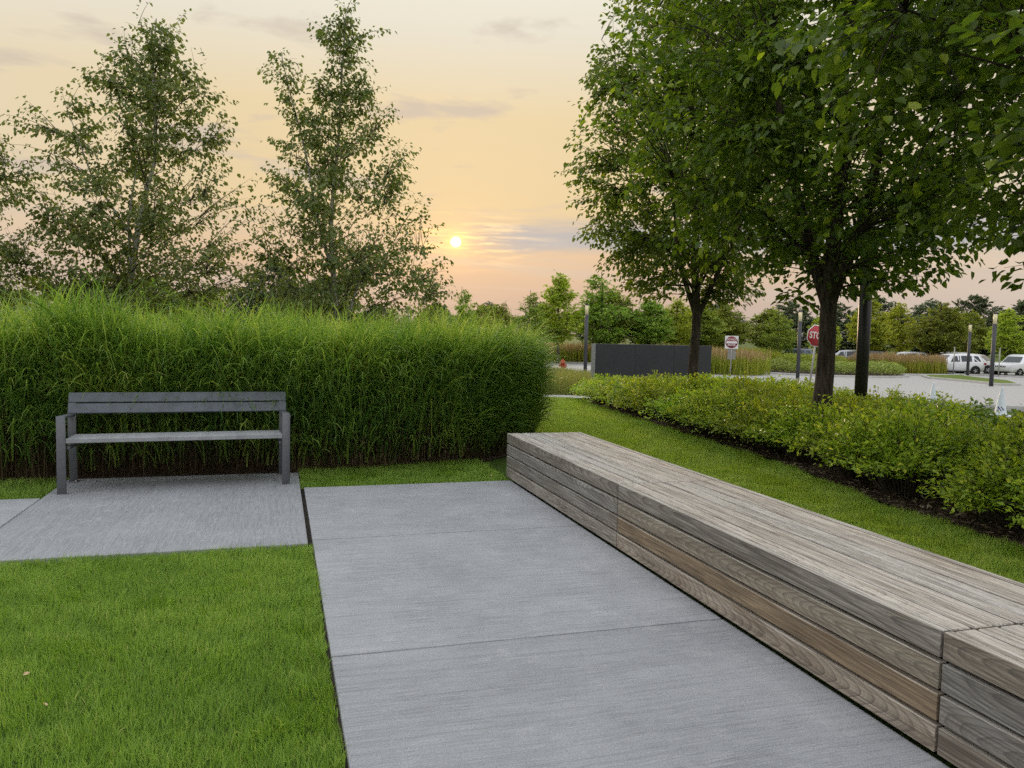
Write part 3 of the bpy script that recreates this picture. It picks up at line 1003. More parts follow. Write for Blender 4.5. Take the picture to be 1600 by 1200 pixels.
GZ = -0.034
x, y = region(200000, -3.4, 0.228, 1.3, 5.475, lambda x, y: (x > -0.3 * y - 0.95))
o = ribbon_obj('lawn_grass', [lawn_blades(x, y, np.full(len(x), GZ), 0.038, 0.070, 0.0030, 0.0052, 2)], M['blade'])
tag(o, 'mown green grass in front of the park bench pad', 'grass', kind='stuff')
x, y = region(22000, 0.21, 2.29, 7.512, 8.85, lambda x, y: y < hedge_front(x) + 0.12)
x2, y2 = region(11000, -4.5, -1.96, 7.455, 8.45, lambda x, y: x > -4.4)
o = ribbon_obj('lawn_grass', [lawn_blades(x, y, np.full(len(x), GZ), 0.04, 0.075, 0.003, 0.005, 2, -0.05), lawn_blades(x2, y2, np.full(len(x2), GZ), 0.04, 0.07, 0.003, 0.005, 2, -0.05)], M['blade'])
tag(o, 'thin strips of grass along the foot of the ornamental grass', 'grass', kind='stuff')


def right_keep(x, y):
    return (x < bed_edge(y) - 0.02 + 0.05 * np.sin(y * 5.1)) & (x < 1.22 * y + 1.0) & ((y < 8.6) | (x > 3.0) | (y > 11.4)) & (y < 21.6)


pr = []
x, y = region(165000, 3.10, 6.1, 1.5, 8.0, right_keep)
pr.append(lawn_blades(x, y, T(x, y) + GZ, 0.045, 0.08, 0.0035, 0.0055, 2, 0.06))
x, y = region(90000, 2.9, 6.7, 8.0, 13.0, right_keep)
pr.append(lawn_blades(x, y, T(x, y) + GZ, 0.045, 0.085, 0.006, 0.009, 1, 0.08))
x, y = region(80000, 2.0, 8.4, 13.0, 21.4, right_keep)
pr.append(lawn_blades(x, y, T(x, y) + GZ, 0.05, 0.09, 0.010, 0.016, 1, 0.10))
V0 = sum(len(p[0]) for p in pr)
o = ribbon_obj('lawn_grass', pr, M['blade_r'])
tag(o, 'bright mown lawn between the timber bench and the shrub bed', 'grass', kind='stuff')

# ------------------------------------------------------------------ trees
def bez(a, b, c, t):
    t = t[:, None]
    return a * (1 - t) ** 2 + 2 * b * t * (1 - t) + c * t ** 2


def grow_tree(seed, leaders, env, n_limbs, limb_z, n_tips, per_tip, leaf_L, leaf_W, trunk_r, trunk_sides=12, rise=0.9,
              spray=0.22, hang=0.35, outer=0.42, gap=0.0, gap_scale=0.8, detail=True, limb_r=0.35, twig_r=0.006, twig_sides=3, hug=0.8, vfun=None, up=1.0, zlow=None, reach=0.55, clouds=(), asc=1.1):
    """leaders: list of (polyline, r0, r1); env(z, az) -> crown radius about the trunk.
    returns (trunk MB, branch MB, leaf arrays)"""
    r = np.random.default_rng(seed)
    tr, br = MB(), MB()
    sk = []
    for P, r0, r1 in leaders:
        P = np.array(P, float)
        q = np.concatenate([[0], np.cumsum(np.linalg.norm(np.diff(P, axis=0), axis=1))])
        s = np.linspace(0, q[-1], 26)
        C = np.stack([np.interp(s, q, P[:, k]) for k in range(3)], 1)
        wob = 0.02 * np.stack([np.sin(s * 2.3 + seed), np.cos(s * 1.9 + seed * 2), 0 * s], 1) * np.minimum(1, s)[:, None]
        C = C + wob
        u = s / q[-1]
        R = r0 + (r1 - r0) * u ** 0.85
        if P[0][2] < 0.2: R = R + r0 * 0.45 * np.exp(-s / 0.18)
        tr.tube(C, R, trunk_sides)
        for p, rr in zip(C, R):
            if p[2] > limb_z[0] * 0.9: sk.append((p, rr))
    main = np.array(leaders[0][0], float)
    ga = r.uniform(0, 6)
    for i in range(n_limbs):
        u = (i + 0.5) / n_limbs
        z0 = limb_z[0] + (limb_z[1] - limb_z[0]) * u ** 1.15
        ld = leaders[i % len(leaders)] if len(leaders) > 1 and r.random() < 0.5 else leaders[0]
        P = np.array(ld[0], float)
        if not P[0, 2] + 0.1 < z0 < P[-1, 2] - 0.6: P = np.array(leaders[0][0], float); ld = leaders[0]
        z0 = min(max(z0, P[0, 2] + 0.1), P[-1, 2] - 0.3)
        p0 = np.array([np.interp(z0, P[:, 2], P[:, k]) for k in range(3)])
        az = ga + i * 2.39996 + r.normal(0, 0.25)
        fr_ = r.uniform(0.55, 0.82)
        ln = env(min(z0 + rise, main[-1, 2] - 0.2), az) * fr_
        for _ in range(3): ln = 0.5 * ln + 0.5 * env(min(z0 + rise * 1.2 * (0.5 + ln * 0.35), main[-1, 2] - 0.1), az) * fr_
        p2 = p0 + np.array([math.cos(az) * ln, math.sin(az) * ln, rise * r.uniform(0.7, 1.4) * (0.5 + ln * 0.35)])
        p2[2] = min(p2[2], main[-1, 2] - 0.15)
        p1 = p0 + np.array([math.cos(az) * ln * 0.45, math.sin(az) * ln * 0.45, (p2[2] - p0[2]) * r.uniform(0.45, 0.9) * up])
        C = bez(p0, p1, p2, np.linspace(0, 1, 12))
        C[1:] += r.normal(0, 0.02 + 0.015 * ln, (11, 3)) * np.linspace(0.3, 1, 11)[:, None]
        rb = np.interp(z0, P[:, 2], np.linspace(ld[1], ld[2], len(P))) * limb_r * r.uniform(0.8, 1.2)
        R = rb + (0.008 - rb) * np.linspace(0, 1, 12) ** 0.8
        br.tube(C, np.maximum(R, 0.006), 6)
        for p, rr in zip(C[2:], R[2:]): sk.append((p, rr))
        for j in range(4):                          # side boughs
            k = r.integers(3, 10)
            d_ = unit(C[k] - C[k - 1]) + r.normal(0, 0.55, 3)
            d_[2] += 0.15
            l2 = ln * r.uniform(0.2, 0.38)
            e = C[k] + unit(d_) * l2
            B = bez(C[k], (C[k] + e) / 2 + np.array([0, 0, 0.08]), e, np.linspace(0, 1, 6))
            br.tube(B, np.linspace(R[k] * 0.6, 0.006, 6), 5)
            for p in B[2:]: sk.append((p, 0.012))
    SP = np.array([p for p, _ in sk])
    # tips fill the crown, thinned by a noise so that gaps stay open
    zt = main[-1, 2]
    zb = zlow if zlow is not None else limb_z[0]
    tips = []
    zs = np.linspace(zb, zt, 60)
    wz = np.array([env(z, 0) ** 1.5 + env(z, PI) ** 1.5 + 0.25 for z in zs]); wz /= wz.sum()
    while len(tips) < n_tips:
        z = r.choice(zs, p=wz) + r.uniform(-0.08, 0.08)
        az = r.uniform(0, 2 * PI)
        R = env(z, az)
        rad = R * r.random() ** outer * (1 + r.normal(0, 0.06))
        cx = np.interp(z, main[:, 2], main[:, 0]) * hug
        cy = np.interp(z, main[:, 2], main[:, 1]) * hug
        p = np.array([cx + rad * math.cos(az), cy + rad * math.sin(az), z])
        g = mnoise.noise(Vector(p * gap_scale) + Vector((seed * 3.1, 0, 0))) + 0.5 * mnoise.noise(Vector(p * gap_scale * 2.3))
        if g < gap and r.random() < 0.9: continue
        tips.append(p)
    for P, rd, cnt in clouds:                      # extra tufts along a bough
        P = np.array(P, float)
        for q in range(cnt):
            u = r.random() * (len(P) - 1)
            k = int(u)
            b0 = P[k] + (P[k + 1] - P[k]) * (u - k)
            tips.append(b0 + r.normal(0, rd * 0.5, 3))
    LP, LD, LN, LV = [], [], [], []
    tt = np.linspace(0, 1, 5)
    for p in tips:
        dv = p - SP
        cost = np.linalg.norm(dv, axis=1) + asc * np.maximum(0, 0.45 * np.hypot(dv[:, 0], dv[:, 1]) - dv[:, 2])
        k = int(np.argmin(cost))
        a = SP[k]
        ln = np.linalg.norm(p - a)
        b = (a + p) / 2 + np.array([0, 0, 0.12 * ln]) + r.normal(0, 0.06 * ln, 3)
        br.tube(bez(a, b, p, tt), np.linspace(max(twig_r * 1.6, min(0.016, 0.006 * ln + twig_r)), twig_r * 0.6, 5), twig_sides)
        m = max(3, int(r.normal(per_tip, per_tip * 0.25)))
        lo = max(0.0, 1 - reach / max(ln, 0.05))
        t = r.uniform(lo, 1.05, m)
        q = bez(a, b, p, t)
        tg3 = unit(2 * (1 - t)[:, None] * (b - a) + 2 * t[:, None] * (p - b))
        upv = np.array([0, 0, 1.0]) + r.normal(0, 0.25, 3)
        lat = unit(np.cross(tg3, upv[None]))
        sg_ = np.where(r.random(m) < 0.5, -1.0, 1.0)[:, None]
        q = q + lat * sg_ * (r.random((m, 1)) ** 0.8) * spray + r.normal(0, 0.035, (m, 3)) + np.array([0, 0, -0.02])
        dd = unit(tg3 * 0.55 + lat * sg_ * 0.8 + r.normal(0, 0.38, (m, 3)) + np.array([0, 0, -hang]))
        nn = np.array([0, 0, 1.0])[None] + r.normal(0, 0.5, (m, 3)) + (0.25 * unit(p - np.array([0, 0, p[2]])))[None]
        LP.append(q); LD.append(dd); LN.append(nn)
        vb = 0.0
        LV.append(np.clip(r.normal(0.42, 0.20, m) + r.normal(0, 0.10), 0, 1))
    LP, LD, LN, LV = (np.concatenate(z) for z in (LP, LD, LN, LV))
    n = len(LP)
    sz = r.uniform(0.7, 1.2, n)
    return tr, br, (LP, LD, LN, leaf_L * sz, leaf_W * sz * r.uniform(0.85, 1.15, n), LV)


def env_table(zs, left, right, back=None):
    """crown radius by height, different towards -x and +x"""
    def f(z, az):
        l, q = np.interp(z, zs, left, 0, 0), np.interp(z, zs, right, 0, 0)
        c = math.cos(az)
        m = 0.5 * (l + q)
        return float(m + (q - m) * max(0, c) + (l - m) * max(0, -c))
    return f


def tree_meshes(kind, seed, mats, **kw):
    detail = kw.pop('detail', True)
    tr, br, (p, dd, nn, L, W, v_) = grow_tree(seed, **kw)
    return (tr.mesh(kind + '_trunk', mats[0], True), br.mesh(kind + '_branches', mats[1], True),
            leaf_mesh(kind + '_crown', p, dd, nn, L, W, mats[2], v_, detail))


def place_tree(name, ms, loc, rz, sc_, label, cat='tree', group=None):
    e = empty(name, loc, rz, label, cat, group)
    e.scale = (sc_, sc_, sc_) if not isinstance(sc_, tuple) else sc_
    for nm, me in zip(('trunk', 'branches', 'crown'), ms):
        if me is not None: link(nm, me, e)
    return e


# two shade trees in the shrub bed and a third just outside the frame, whose boughs hang in
elm_mats = (M['bark'], M['bark'], M['elm'])
elm_z = [2.0, 2.6, 3.3, 4.6, 6.2, 7.8, 9.0, 9.9]
elm_a = tree_meshes('shade_tree', 5, elm_mats,
                    leaders=[([(0, 0, -0.08), (0.02, 0, 1.2), (0.05, 0.02, 2.1), (0.12, 0.05, 4.2), (0.05, 0.1, 7.0), (0.0, 0.1, 9.6)], 0.135, 0.02),
                             ([(0.04, 0.01, 1.95), (-0.35, 0.10, 3.1), (-0.75, 0.2, 5.0), (-1.0, 0.25, 7.6)], 0.088, 0.012),
                             ([(0.05, 0.01, 2.0), (0.42, -0.1, 3.2), (0.75, -0.3, 5.2), (0.9, -0.3, 7.4)], 0.088, 0.012),
                             ([(0.05, 0.02, 2.1), (0.1, 0.45, 3.4), (0.15, 0.8, 5.4), (0.2, 1.0, 7.5)], 0.065, 0.012)],
                    env=env_table(elm_z, [0.9, 2.0, 2.7, 3.0, 2.85, 2.4, 1.7, 0.3], [0.9, 1.9, 2.65, 3.0, 2.8, 2.3, 1.6, 0.3]),
                    n_limbs=26, limb_z=(1.95, 7.6), n_tips=1700, per_tip=26, leaf_L=0.106, leaf_W=0.070, trunk_r=0.13, rise=1.1,
                    gap=-0.10, gap_scale=0.9, hang=0.55, spray=0.26, limb_r=0.42, asc=0.4, twig_r=0.003, zlow=2.2, outer=0.45)
elm_b = tree_meshes('shade_tree', 9, elm_mats,
                    leaders=[([(0, 0, -0.35), (-0.01, 0, 1.2), (0.0, 0.02, 2.2), (-0.08, 0.05, 4.4), (0.0, 0.0, 7.2), (0.05, 0.0, 9.9)], 0.125, 0.02),
                             ([(0.0, 0.01, 2.0), (0.40, 0.05, 2.9), (0.9, 0.15, 4.2), (1.3, 0.2, 6.0)], 0.06, 0.012),
                             ([(0.0, 0.01, 2.1), (-0.38, 0.1, 3.3), (-0.7, 0.2, 5.4), (-0.9, 0.2, 7.6)], 0.06, 0.012)],
                    env=env_table(elm_z, [0.7, 1.5, 2.2, 2.75, 2.8, 2.45, 1.9, 0.4], [0.7, 1.45, 2.1, 2.6, 2.6, 2.3, 1.7, 0.3]),
                    n_limbs=26, limb_z=(2.1, 7.8), n_tips=1600, per_tip=26, leaf_L=0.106, leaf_W=0.070, trunk_r=0.12, rise=1.2,
                    gap=-0.12, gap_scale=0.9, hang=0.55, spray=0.26, limb_r=0.42, asc=0.4, twig_r=0.003, zlow=2.45, outer=0.45)
g_ = 'shade trees in the shrub bed'
place_tree('shade_tree', elm_a, (6.95, 8.62, 0), math.radians(-38), 1.0, 'thick trunked dark green tree rising from the shrubs, nearest whole trunk in view', 'tree', g_)
place_tree('shade_tree', elm_b, (8.55, 14.68, float(T(8.55, 14.68))), math.radians(-25), (1.0, 1.0, 1.0), 'slimmer dark green tree standing in front of the charcoal panel wall', 'tree', g_)
place_tree('shade_tree', elm_a, (6.58, 3.5, 0), math.radians(150), (1.04, 1.04, 0.87), 'tree with boughs of large leaves hanging in at the upper right', 'tree', g_)

# birches
bz = [1.2, 1.7, 2.4, 3.2, 4.2, 5.2, 6.0, 6.8, 7.35]
b_mats = (M['birch'], M['twig'], M['birchleaf'])
birch_a = tree_meshes('birch_tree', 21, b_mats,
                      leaders=[([(0, 0, -0.1), (0.03, 0, 1.2), (0.06, 0.02, 2.2), (0.26, 0.05, 3.4), (0.52, 0.05, 4.6), (0.50, 0.1, 5.8), (0.55, 0.1, 7.15)], 0.085, 0.012),
                               ([(0.1, 0.02, 2.5), (0.05, 0.2, 3.4), (0.25, 0.35, 5.2)], 0.035, 0.008),
                               ([(0.2, 0.02, 3.0), (-0.5, -0.1, 4.2), (-0.9, -0.1, 5.3)], 0.028, 0.006)],
                      env=env_table(bz, [0.8, 1.15, 1.5, 1.75, 1.85, 1.6, 1.05, 0.62, 0.12], [1.4, 2.5, 2.6, 2.25, 1.85, 1.55, 1.2, 0.75, 0.12]),
                      n_limbs=34, limb_z=(1.3, 6.8), n_tips=1150, per_tip=17, leaf_L=0.082, leaf_W=0.060, trunk_r=0.08, rise=0.8,
                      spray=0.20, hang=0.9, outer=0.60, gap=-0.16, gap_scale=0.95, limb_r=0.24, twig_r=0.0025, hug=0.9, clouds=[([(-0.6, -0.1, 4.3), (-1.3, -0.1, 5.0), (-1.7, 0, 5.2)], 0.55, 26), ([(0.45, 0.1, 5.6), (0.56, 0.1, 7.2)], 0.55, 40)], zlow=1.25, reach=0.5, trunk_sides=10)
birch_b = tree_meshes('birch_tree', 27, b_mats,
                      leaders=[([(0, 0, -0.1), (-0.02, 0, 1.3), (-0.12, 0.02, 2.1), (-0.20, 0.05, 3.2), (-0.14, 0.05, 4.8), (0.0, 0.1, 6.4), (0.05, 0.1, 8.05)], 0.080, 0.010),
                               ([(-0.16, 0.02, 2.6), (-0.5, 0.1, 4.0), (-0.85, 0.1, 5.6), (-1.2, 0.1, 7.05)], 0.040, 0.008),
                               ([(-0.02, 0.0, 1.2), (0.25, 0.1, 2.0), (0.6, 0.1, 3.4)], 0.045, 0.008)],
                      env=env_table([1.2, 1.7, 2.4, 3.2, 4.2, 5.2, 6.0, 6.8, 7.6, 8.1], [0.8, 1.3, 1.6, 1.75, 1.6, 1.15, 0.75, 0.55, 0.45, 0.12], [1.3, 2.35, 2.65, 2.45, 1.95, 1.65, 0.95, 0.65, 0.50, 0.12]),
                      n_limbs=34, limb_z=(1.3, 7.4), n_tips=1080, per_tip=16, leaf_L=0.082, leaf_W=0.060, trunk_r=0.08, rise=0.8,
                      spray=0.20, hang=0.9, outer=0.60, gap=-0.08, gap_scale=0.9, limb_r=0.24, twig_r=0.0025, hug=0.9, clouds=[([(-0.75, 0.1, 5.2), (-0.95, 0.1, 6.0), (-1.2, 0.1, 7.0)], 0.5, 62), ([(0.0, 0.1, 6.4), (0.05, 0.1, 7.95)], 0.60, 60), ([(0.3, 0.1, 6.0), (1.1, 0.1, 6.4)], 0.4, 16)], zlow=1.25, reach=0.5, trunk_sides=10)
g_ = 'birches behind the tall grass'
place_tree('birch_tree', birch_a, (-2.72, 15.77, 0), 0, 1.0, 'birch with a pale trunk, middle of the three behind the grass', 'tree', g_)
place_tree('birch_tree', birch_b, (1.24, 16.45, 0), 0, 1.0, 'tallest birch with a forked top, just left of the low sun', 'tree', g_)
place_tree('birch_tree', birch_a, (-5.2, 15.3, -0.05), math.radians(-150), (0.80, 0.80, 0.84), 'birch cut off by the left edge behind the tall grass', 'tree', g_)

# ------------------------------------------------------------------ shrubs in the bed
def shrub_mesh(name, seed, rad, hgt, n_stem, per, L, W, mat, arch=0.9, fine=True):
    r = np.random.default_rng(seed)
    br = MB()
    P, D_, N_, V_ = [], [], [], []
    for i in range(n_stem):
        az = r.uniform(0, 2 * PI)
        u = r.random() ** 0.6
        e = np.array([math.cos(az) * rad * u, math.sin(az) * rad * u, hgt * (1.0 - 0.62 * u ** 2.2) * r.uniform(0.72, 1.12)])
        a = np.array([math.cos(az) * rad * u * 0.22, math.sin(az) * rad * u * 0.22, -0.02])
        b = a * 0.5 + e * 0.5 + np.array([0, 0, hgt * 0.35 * arch * u])
        br.tube(bez(a, b, e, np.linspace(0, 1, 5)), np.linspace(0.006, 0.002, 5), 3)
        m = max(4, int(r.normal(per, per * 0.2)))
        t = r.uniform(0.25, 1.02, m) ** 0.75
        q = bez(a, b, e, t)
        tg3 = unit(2 * (1 - t)[:, None] * (b - a) + 2 * t[:, None] * (e - b))
        lat = unit(np.cross(tg3, (np.array([0, 0, 1.0]) + r.normal(0, 0.3, 3))[None]))
        sg_ = np.where(r.random(m) < 0.5, -1.0, 1.0)[:, None]
        q = q + lat * sg_ * r.random((m, 1)) * 0.075 + r.normal(0, 0.022, (m, 3))
        P.append(q)
        D_.append(unit(tg3 * 0.6 + lat * sg_ * 0.9 + r.normal(0, 0.35, (m, 3))))
        N_.append(np.array([0, 0, 1.0])[None] + r.normal(0, 0.45, (m, 3)) + 0.35 * unit(e * np.array([1, 1, 0.01]))[None])
        V_.append(np.clip(r.normal(0.42, 0.2, m) + 0.30 * (t - 0.6) + r.normal(0, 0.10), 0, 1))
    P, D_, N_, V_ = (np.concatenate(z) for z in (P, D_, N_, V_))
    P[:, 2] = np.maximum(P[:, 2], 0.015)
    s = r.uniform(0.7, 1.2, len(P))
    return br.mesh(name + '_stems', M['twig']), leaf_mesh(name + '_foliage', P, D_, N_, L * s, W * s, mat, V_, fine)


SH = [shrub_mesh('shrub', 40 + i, 0.82, 0.70, 150, 40, 0.054, 0.025, M['shrubleaf'], 0.9, False) for i in range(4)]
DG = [shrub_mesh('glossy_shrub', 60 + i, 0.95, 0.72, 90, 28, 0.080, 0.040, M['dogleaf'], 0.5, True) for i in range(2)]
SHF = [shrub_mesh('shrub', 50 + i, 0.85, 0.70, 110, 32, 0.070, 0.034, M['shrubleaf'], 0.9, False) for i in range(2)]


def put_shrub(name, ms, x, y, rz, s, label, cat='shrub', group=None):
    e = empty(name, (x, y, float(T(x, y)) - 0.01), rz, label, cat, group)
    e.scale = s
    link('stems', ms[0], e)
    link('foliage', ms[1], e)
    return e


sr = random.Random(5)
yy = 2.0
row = 0
while yy < 20.6:
    for k in range(4):
        x = float(bed_edge(yy)) + 0.48 + k * 1.0 + sr.uniform(-0.1, 0.1)
        y = yy + sr.uniform(-0.25, 0.25) + (0.45 if k % 2 else 0)
        if math.hypot(x - 6.95, y - 8.62) < 0.35: y -= 0.5
        far = y > 11
        sz = sr.uniform(1.0, 1.2)
        hz = sr.uniform(0.92, 1.2) * (0.92 if k == 0 else 1.0) * (1.1 if y < 8.5 else 1.0)
        if k >= 2 and 3.5 < y < 9.0 or (k == 3 and y < 9): continue
        put_shrub('shrub', (SHF if far else SH)[sr.randrange(2 if far else 4)], x, y, sr.uniform(0, 6.28), (sz, sz, hz),
                  'low yellow green leafy shrub, far part of the mulch bed' if far else 'low mid green leafy shrub, near part of the mulch bed', 'shrub',
                  'far shrubs in the mulch bed' if far else 'near shrubs in the mulch bed')
    yy += 0.98
for i, (x, y, s, lb) in enumerate(((8.75, 8.15, 1.0, 'glossy leaved shrub with long shoots right of the dark pole'), (8.9, 7.2, 0.98, 'glossy leaved shrub with arching shoots in front of the far white cone'),
                                   (8.55, 6.2, 0.92, 'glossy leaved shrub in front of the marked white cone'), (8.2, 5.2, 0.95, 'glossy leaved shrub at the right edge of the shrub bed'), (9.2, 9.3, 0.85, 'glossy leaved shrub at the foot of the dark pole'))):
    put_shrub('glossy_shrub', DG[i % 2], x, y, i * 1.9, (s, s, s), lb, 'shrub', 'glossy shrubs behind the low shrubs')

# bark chips on the bed, a few dry leaves
cr_ = np.random.default_rng(77)
n = 9000
y = cr_.uniform(1.5, 18.5, n)
x = bed_edge(y) + cr_.uniform(0.0, 1.1, n)
pos = np.stack([x, y, T(x, y) + cr_.uniform(-0.005, 0.022, n)], 1)
dd = np.stack([cr_.normal(0, 1, n), cr_.normal(0, 1, n), cr_.normal(0, 0.25, n)], 1)
nn = np.stack([cr_.normal(0, 0.4, n), cr_.normal(0, 0.4, n), np.ones(n)], 1)
o = link('mulch_chips', leaf_mesh('mulch_chips', pos, dd, nn, cr_.uniform(0.03, 0.10, n), cr_.uniform(0.010, 0.026, n), M['chip'], cr_.random(n) ** 1.5, False, 0.1))
tag(o, 'loose bark chips along the edge of the shrub bed', 'mulch', kind='stuff')
for (x, y, z, rz, L, lb) in ((-1.03, 3.62, 0.015, 0.6, 0.030, 'pale dry leaf lying on the left lawn'), (-0.86, 3.30, 0.015, 2.2, 0.032, 'tan dry blade lying on the left lawn'), (2.12, 7.66, 0.02, 1.0, 0.045, 'pale dry leaf on the grass by the timber bench corner')):
    me = leaf_mesh('dry_leaf', np.array([[0., 0, 0]]), np.array([[1., 0, 0.15]]), np.array([[0.2, -0.5, 0.8]]), L, L * 0.55, M['dryleaf'], 0.7, True, 0.3)
    tag(link('dry_leaf', me, None, (x, y, z), (0, 0, rz)), lb, 'leaf')

# ------------------------------------------------------------------ lamp posts
def lamp_meshes(sides, h, r, mat):
    a = MB(); a.lathe([(0.0, -0.25), (r, -0.25), (r, h * 0.845), (0.0, h * 0.845)], sides)
    b = MB(); b.lathe([(0.0, h * 0.845), (r * 0.93, h * 0.845), (r * 0.93, h * 0.985), (0, h * 0.985)], sides)
    c = MB(); c.lathe([(0.0, h * 0.980), (r * 1.02, h * 0.980), (r * 1.02, h), (0, h + 0.01)], sides)
    d_ = MB(); d_.lathe([(0, -0.1), (r * 1.35, -0.1), (r * 1.35, 0.02), (r * 1.02, 0.05)], sides)
    return (a.mesh('pole', mat, True), b.mesh('lens', M['lens'], True), c.mesh('cap', mat, False), d_.mesh('base_plate', mat, False))


LN_ = lamp_meshes(28, 4.0, 0.10, M['pole'])
LF_ = lamp_meshes(16, 4.0, 0.105, M['pole_far'])


def lamp(ms, x, y, label, s=1.0):
    e = empty('lamp_post', (x, y, float(T(x, y))), 0, label, 'lamp post', 'bollard style lamp posts')
    e.scale = (s, s, s)
    for nm, me in zip(('pole', 'lens', 'cap', 'base_plate'), ms): link(nm, me, e)


lamp(LN_, 9.25, 10.5, 'thick dark cylindrical lamp post just right of the near tree trunk')
lamp(LF_, 17.6, 42.8, 'charcoal lamp post left of the charcoal panel wall', 1.02)
lamp(LF_, 28.5, 37.4, 'charcoal lamp post just left of the red octagonal sign', 0.98)
lamp(LF_, 36.16, 31.57, 'grey lamp post on the grass island by the road', 0.98)
lamp(LF_, 50.3, 46.0, 'farthest slim lamp post beside the white parked car', 1.0)

# ------------------------------------------------------------------ charcoal wall
ang = math.atan2(23.922 - 23.935, 14.552 - 10.154)
wl = empty('panel_wall', (12.35, 23.93, float(T(12.35, 23.93)) - 0.05), ang, 'long low charcoal panel wall behind the shrubs', 'wall')
Lw = 4.4
hgt = 1.28 + 0.45
for k in range(3):
    board('panel', (Lw / 3 - 0.004, 0.22, hgt), (-Lw / 3 + k * Lw / 3, 0, hgt / 2), M['wall'], wl, bevel=0.006)
board('edge_trim', (0.05, 0.25, hgt - 0.01), (-Lw / 2 - 0.028, 0, hgt / 2), M['wall_edge'], wl, bevel=0.004)

# ------------------------------------------------------------------ signs
def face_cam(x, y):
    return math.atan2(y, x) - PI / 2          # sign front (-y local) looks back along the path to the lawn


sx_, sy_ = 19.04, 24.32
st_ = empty('stop_sign', (sx_, sy_, float(T(sx_, sy_))), face_cam(sx_, sy_) + 0.6, 'red octagonal stop sign on a leaning post, half behind the tree', 'sign')
st_.rotation_euler = (0, math.radians(6.0), face_cam(sx_, sy_) + 0.6)
pm = MB(); pm.box((0, 0, 1.2), (0.06, 0.035, 2.5)); pm.build('post', M['post'], st_)


def octagon(rad, z, y0, y1, mat, name):
    m = MB()
    pts = [(rad * math.cos(PI / 8 + i * PI / 4) / math.cos(PI / 8), rad * math.sin(PI / 8 + i * PI / 4) / math.cos(PI / 8)) for i in range(8)]
    m.prism(pts, -y1, -y0)
    o = m.build(name, mat, st_, loc=(0, 0, z), rot=(PI / 2, 0, 0))
    return o


ZS = 2.22
octagon(0.405, ZS, -0.024, -0.020, M['white'], 'border_plate')
octagon(0.377, ZS, -0.029, -0.0245, M['red'], 'face_plate')
text_obj('lettering', 'STOP', 0.355, M['white'], st_, (0, -0.031, ZS), (PI / 2, 0, 0), 0.002, 0.74)

dx_, dy_ = 25.5, 39.6
dn_ = empty('do_not_enter_sign', (dx_, dy_, float(T(dx_, dy_))), face_cam(dx_, dy_), 'square white sign with dark red disc and white bar on a post', 'sign')
pm = MB(); pm.box((0, 0, 1.1), (0.07, 0.04, 2.3)); pm.build('post', M['post'], dn_)
board('sign_plate', (0.76, 0.006, 0.76), (0, -0.026, 2.02), M['white'], dn_, bevel=0)
m = MB(); m.lathe([(0.0, 0.0), (0.345, 0.0), (0.345, 0.004), (0.0, 0.004)], 36)
m.build('disc', M['darkred'], dn_, loc=(0, -0.030, 2.02), rot=(PI / 2, 0, 0))
board('bar', (0.60, 0.004, 0.135), (0, -0.037, 2.02), M['white'], dn_, bevel=0)
text_obj('lettering', 'DO NOT', 0.155, M['white'], dn_, (0, -0.036, 2.185), (PI / 2, 0, 0), 0.001, 0.95)
text_obj('lettering', 'ENTER', 0.155, M['white'], dn_, (0, -0.036, 1.855), (PI / 2, 0, 0), 0.001, 0.95)
board('sign_back', (0.46, 0.005, 0.60), (0.02, 0.026, 1.32), M['signback'], dn_, bevel=0)

# ------------------------------------------------------------------ hydrant
hx_, hy_ = 16.0, 42.4
hy = empty('fire_hydrant', (hx_, hy_, float(T(hx_, hy_))), 0.3, 'small red fire hydrant beside the far road', 'hydrant')
hy.scale = (1.12, 1.12, 1.12)
m = MB(); m.lathe([(0.0, -0.05), (0.17, -0.05), (0.17, 0.03), (0.11, 0.05), (0.105, 0.44), (0.13, 0.45), (0.13, 0.48)], 16); m.build('barrel', M['hydrant'], hy, True)
m = MB(); m.lathe([(0.14, 0.482), (0.14, 0.51), (0.12, 0.57), (0.07, 0.63), (0.04, 0.645), (0.04, 0.70), (0.0, 0.70)], 16); m.build('bonnet', M['hydrant'], hy, True)
for a in (0, PI):
    m = MB(); m.lathe([(0.0, 0.09), (0.055, 0.09), (0.055, 0.17), (0.065, 0.17), (0.065, 0.21), (0.0, 0.21)], 12)
    m.build('hose_nozzle', M['hydrant'], hy, loc=(0, 0, 0.36), rot=(0, PI / 2, a))
m = MB(); m.lathe([(0.0, 0.09), (0.075, 0.09), (0.075, 0.17), (0.085, 0.17), (0.085, 0.22), (0.0, 0.22)], 12)
m.build('pumper_nozzle', M['hydrant'], hy, loc=(0, 0, 0.32), rot=(PI / 2, 0, 0))

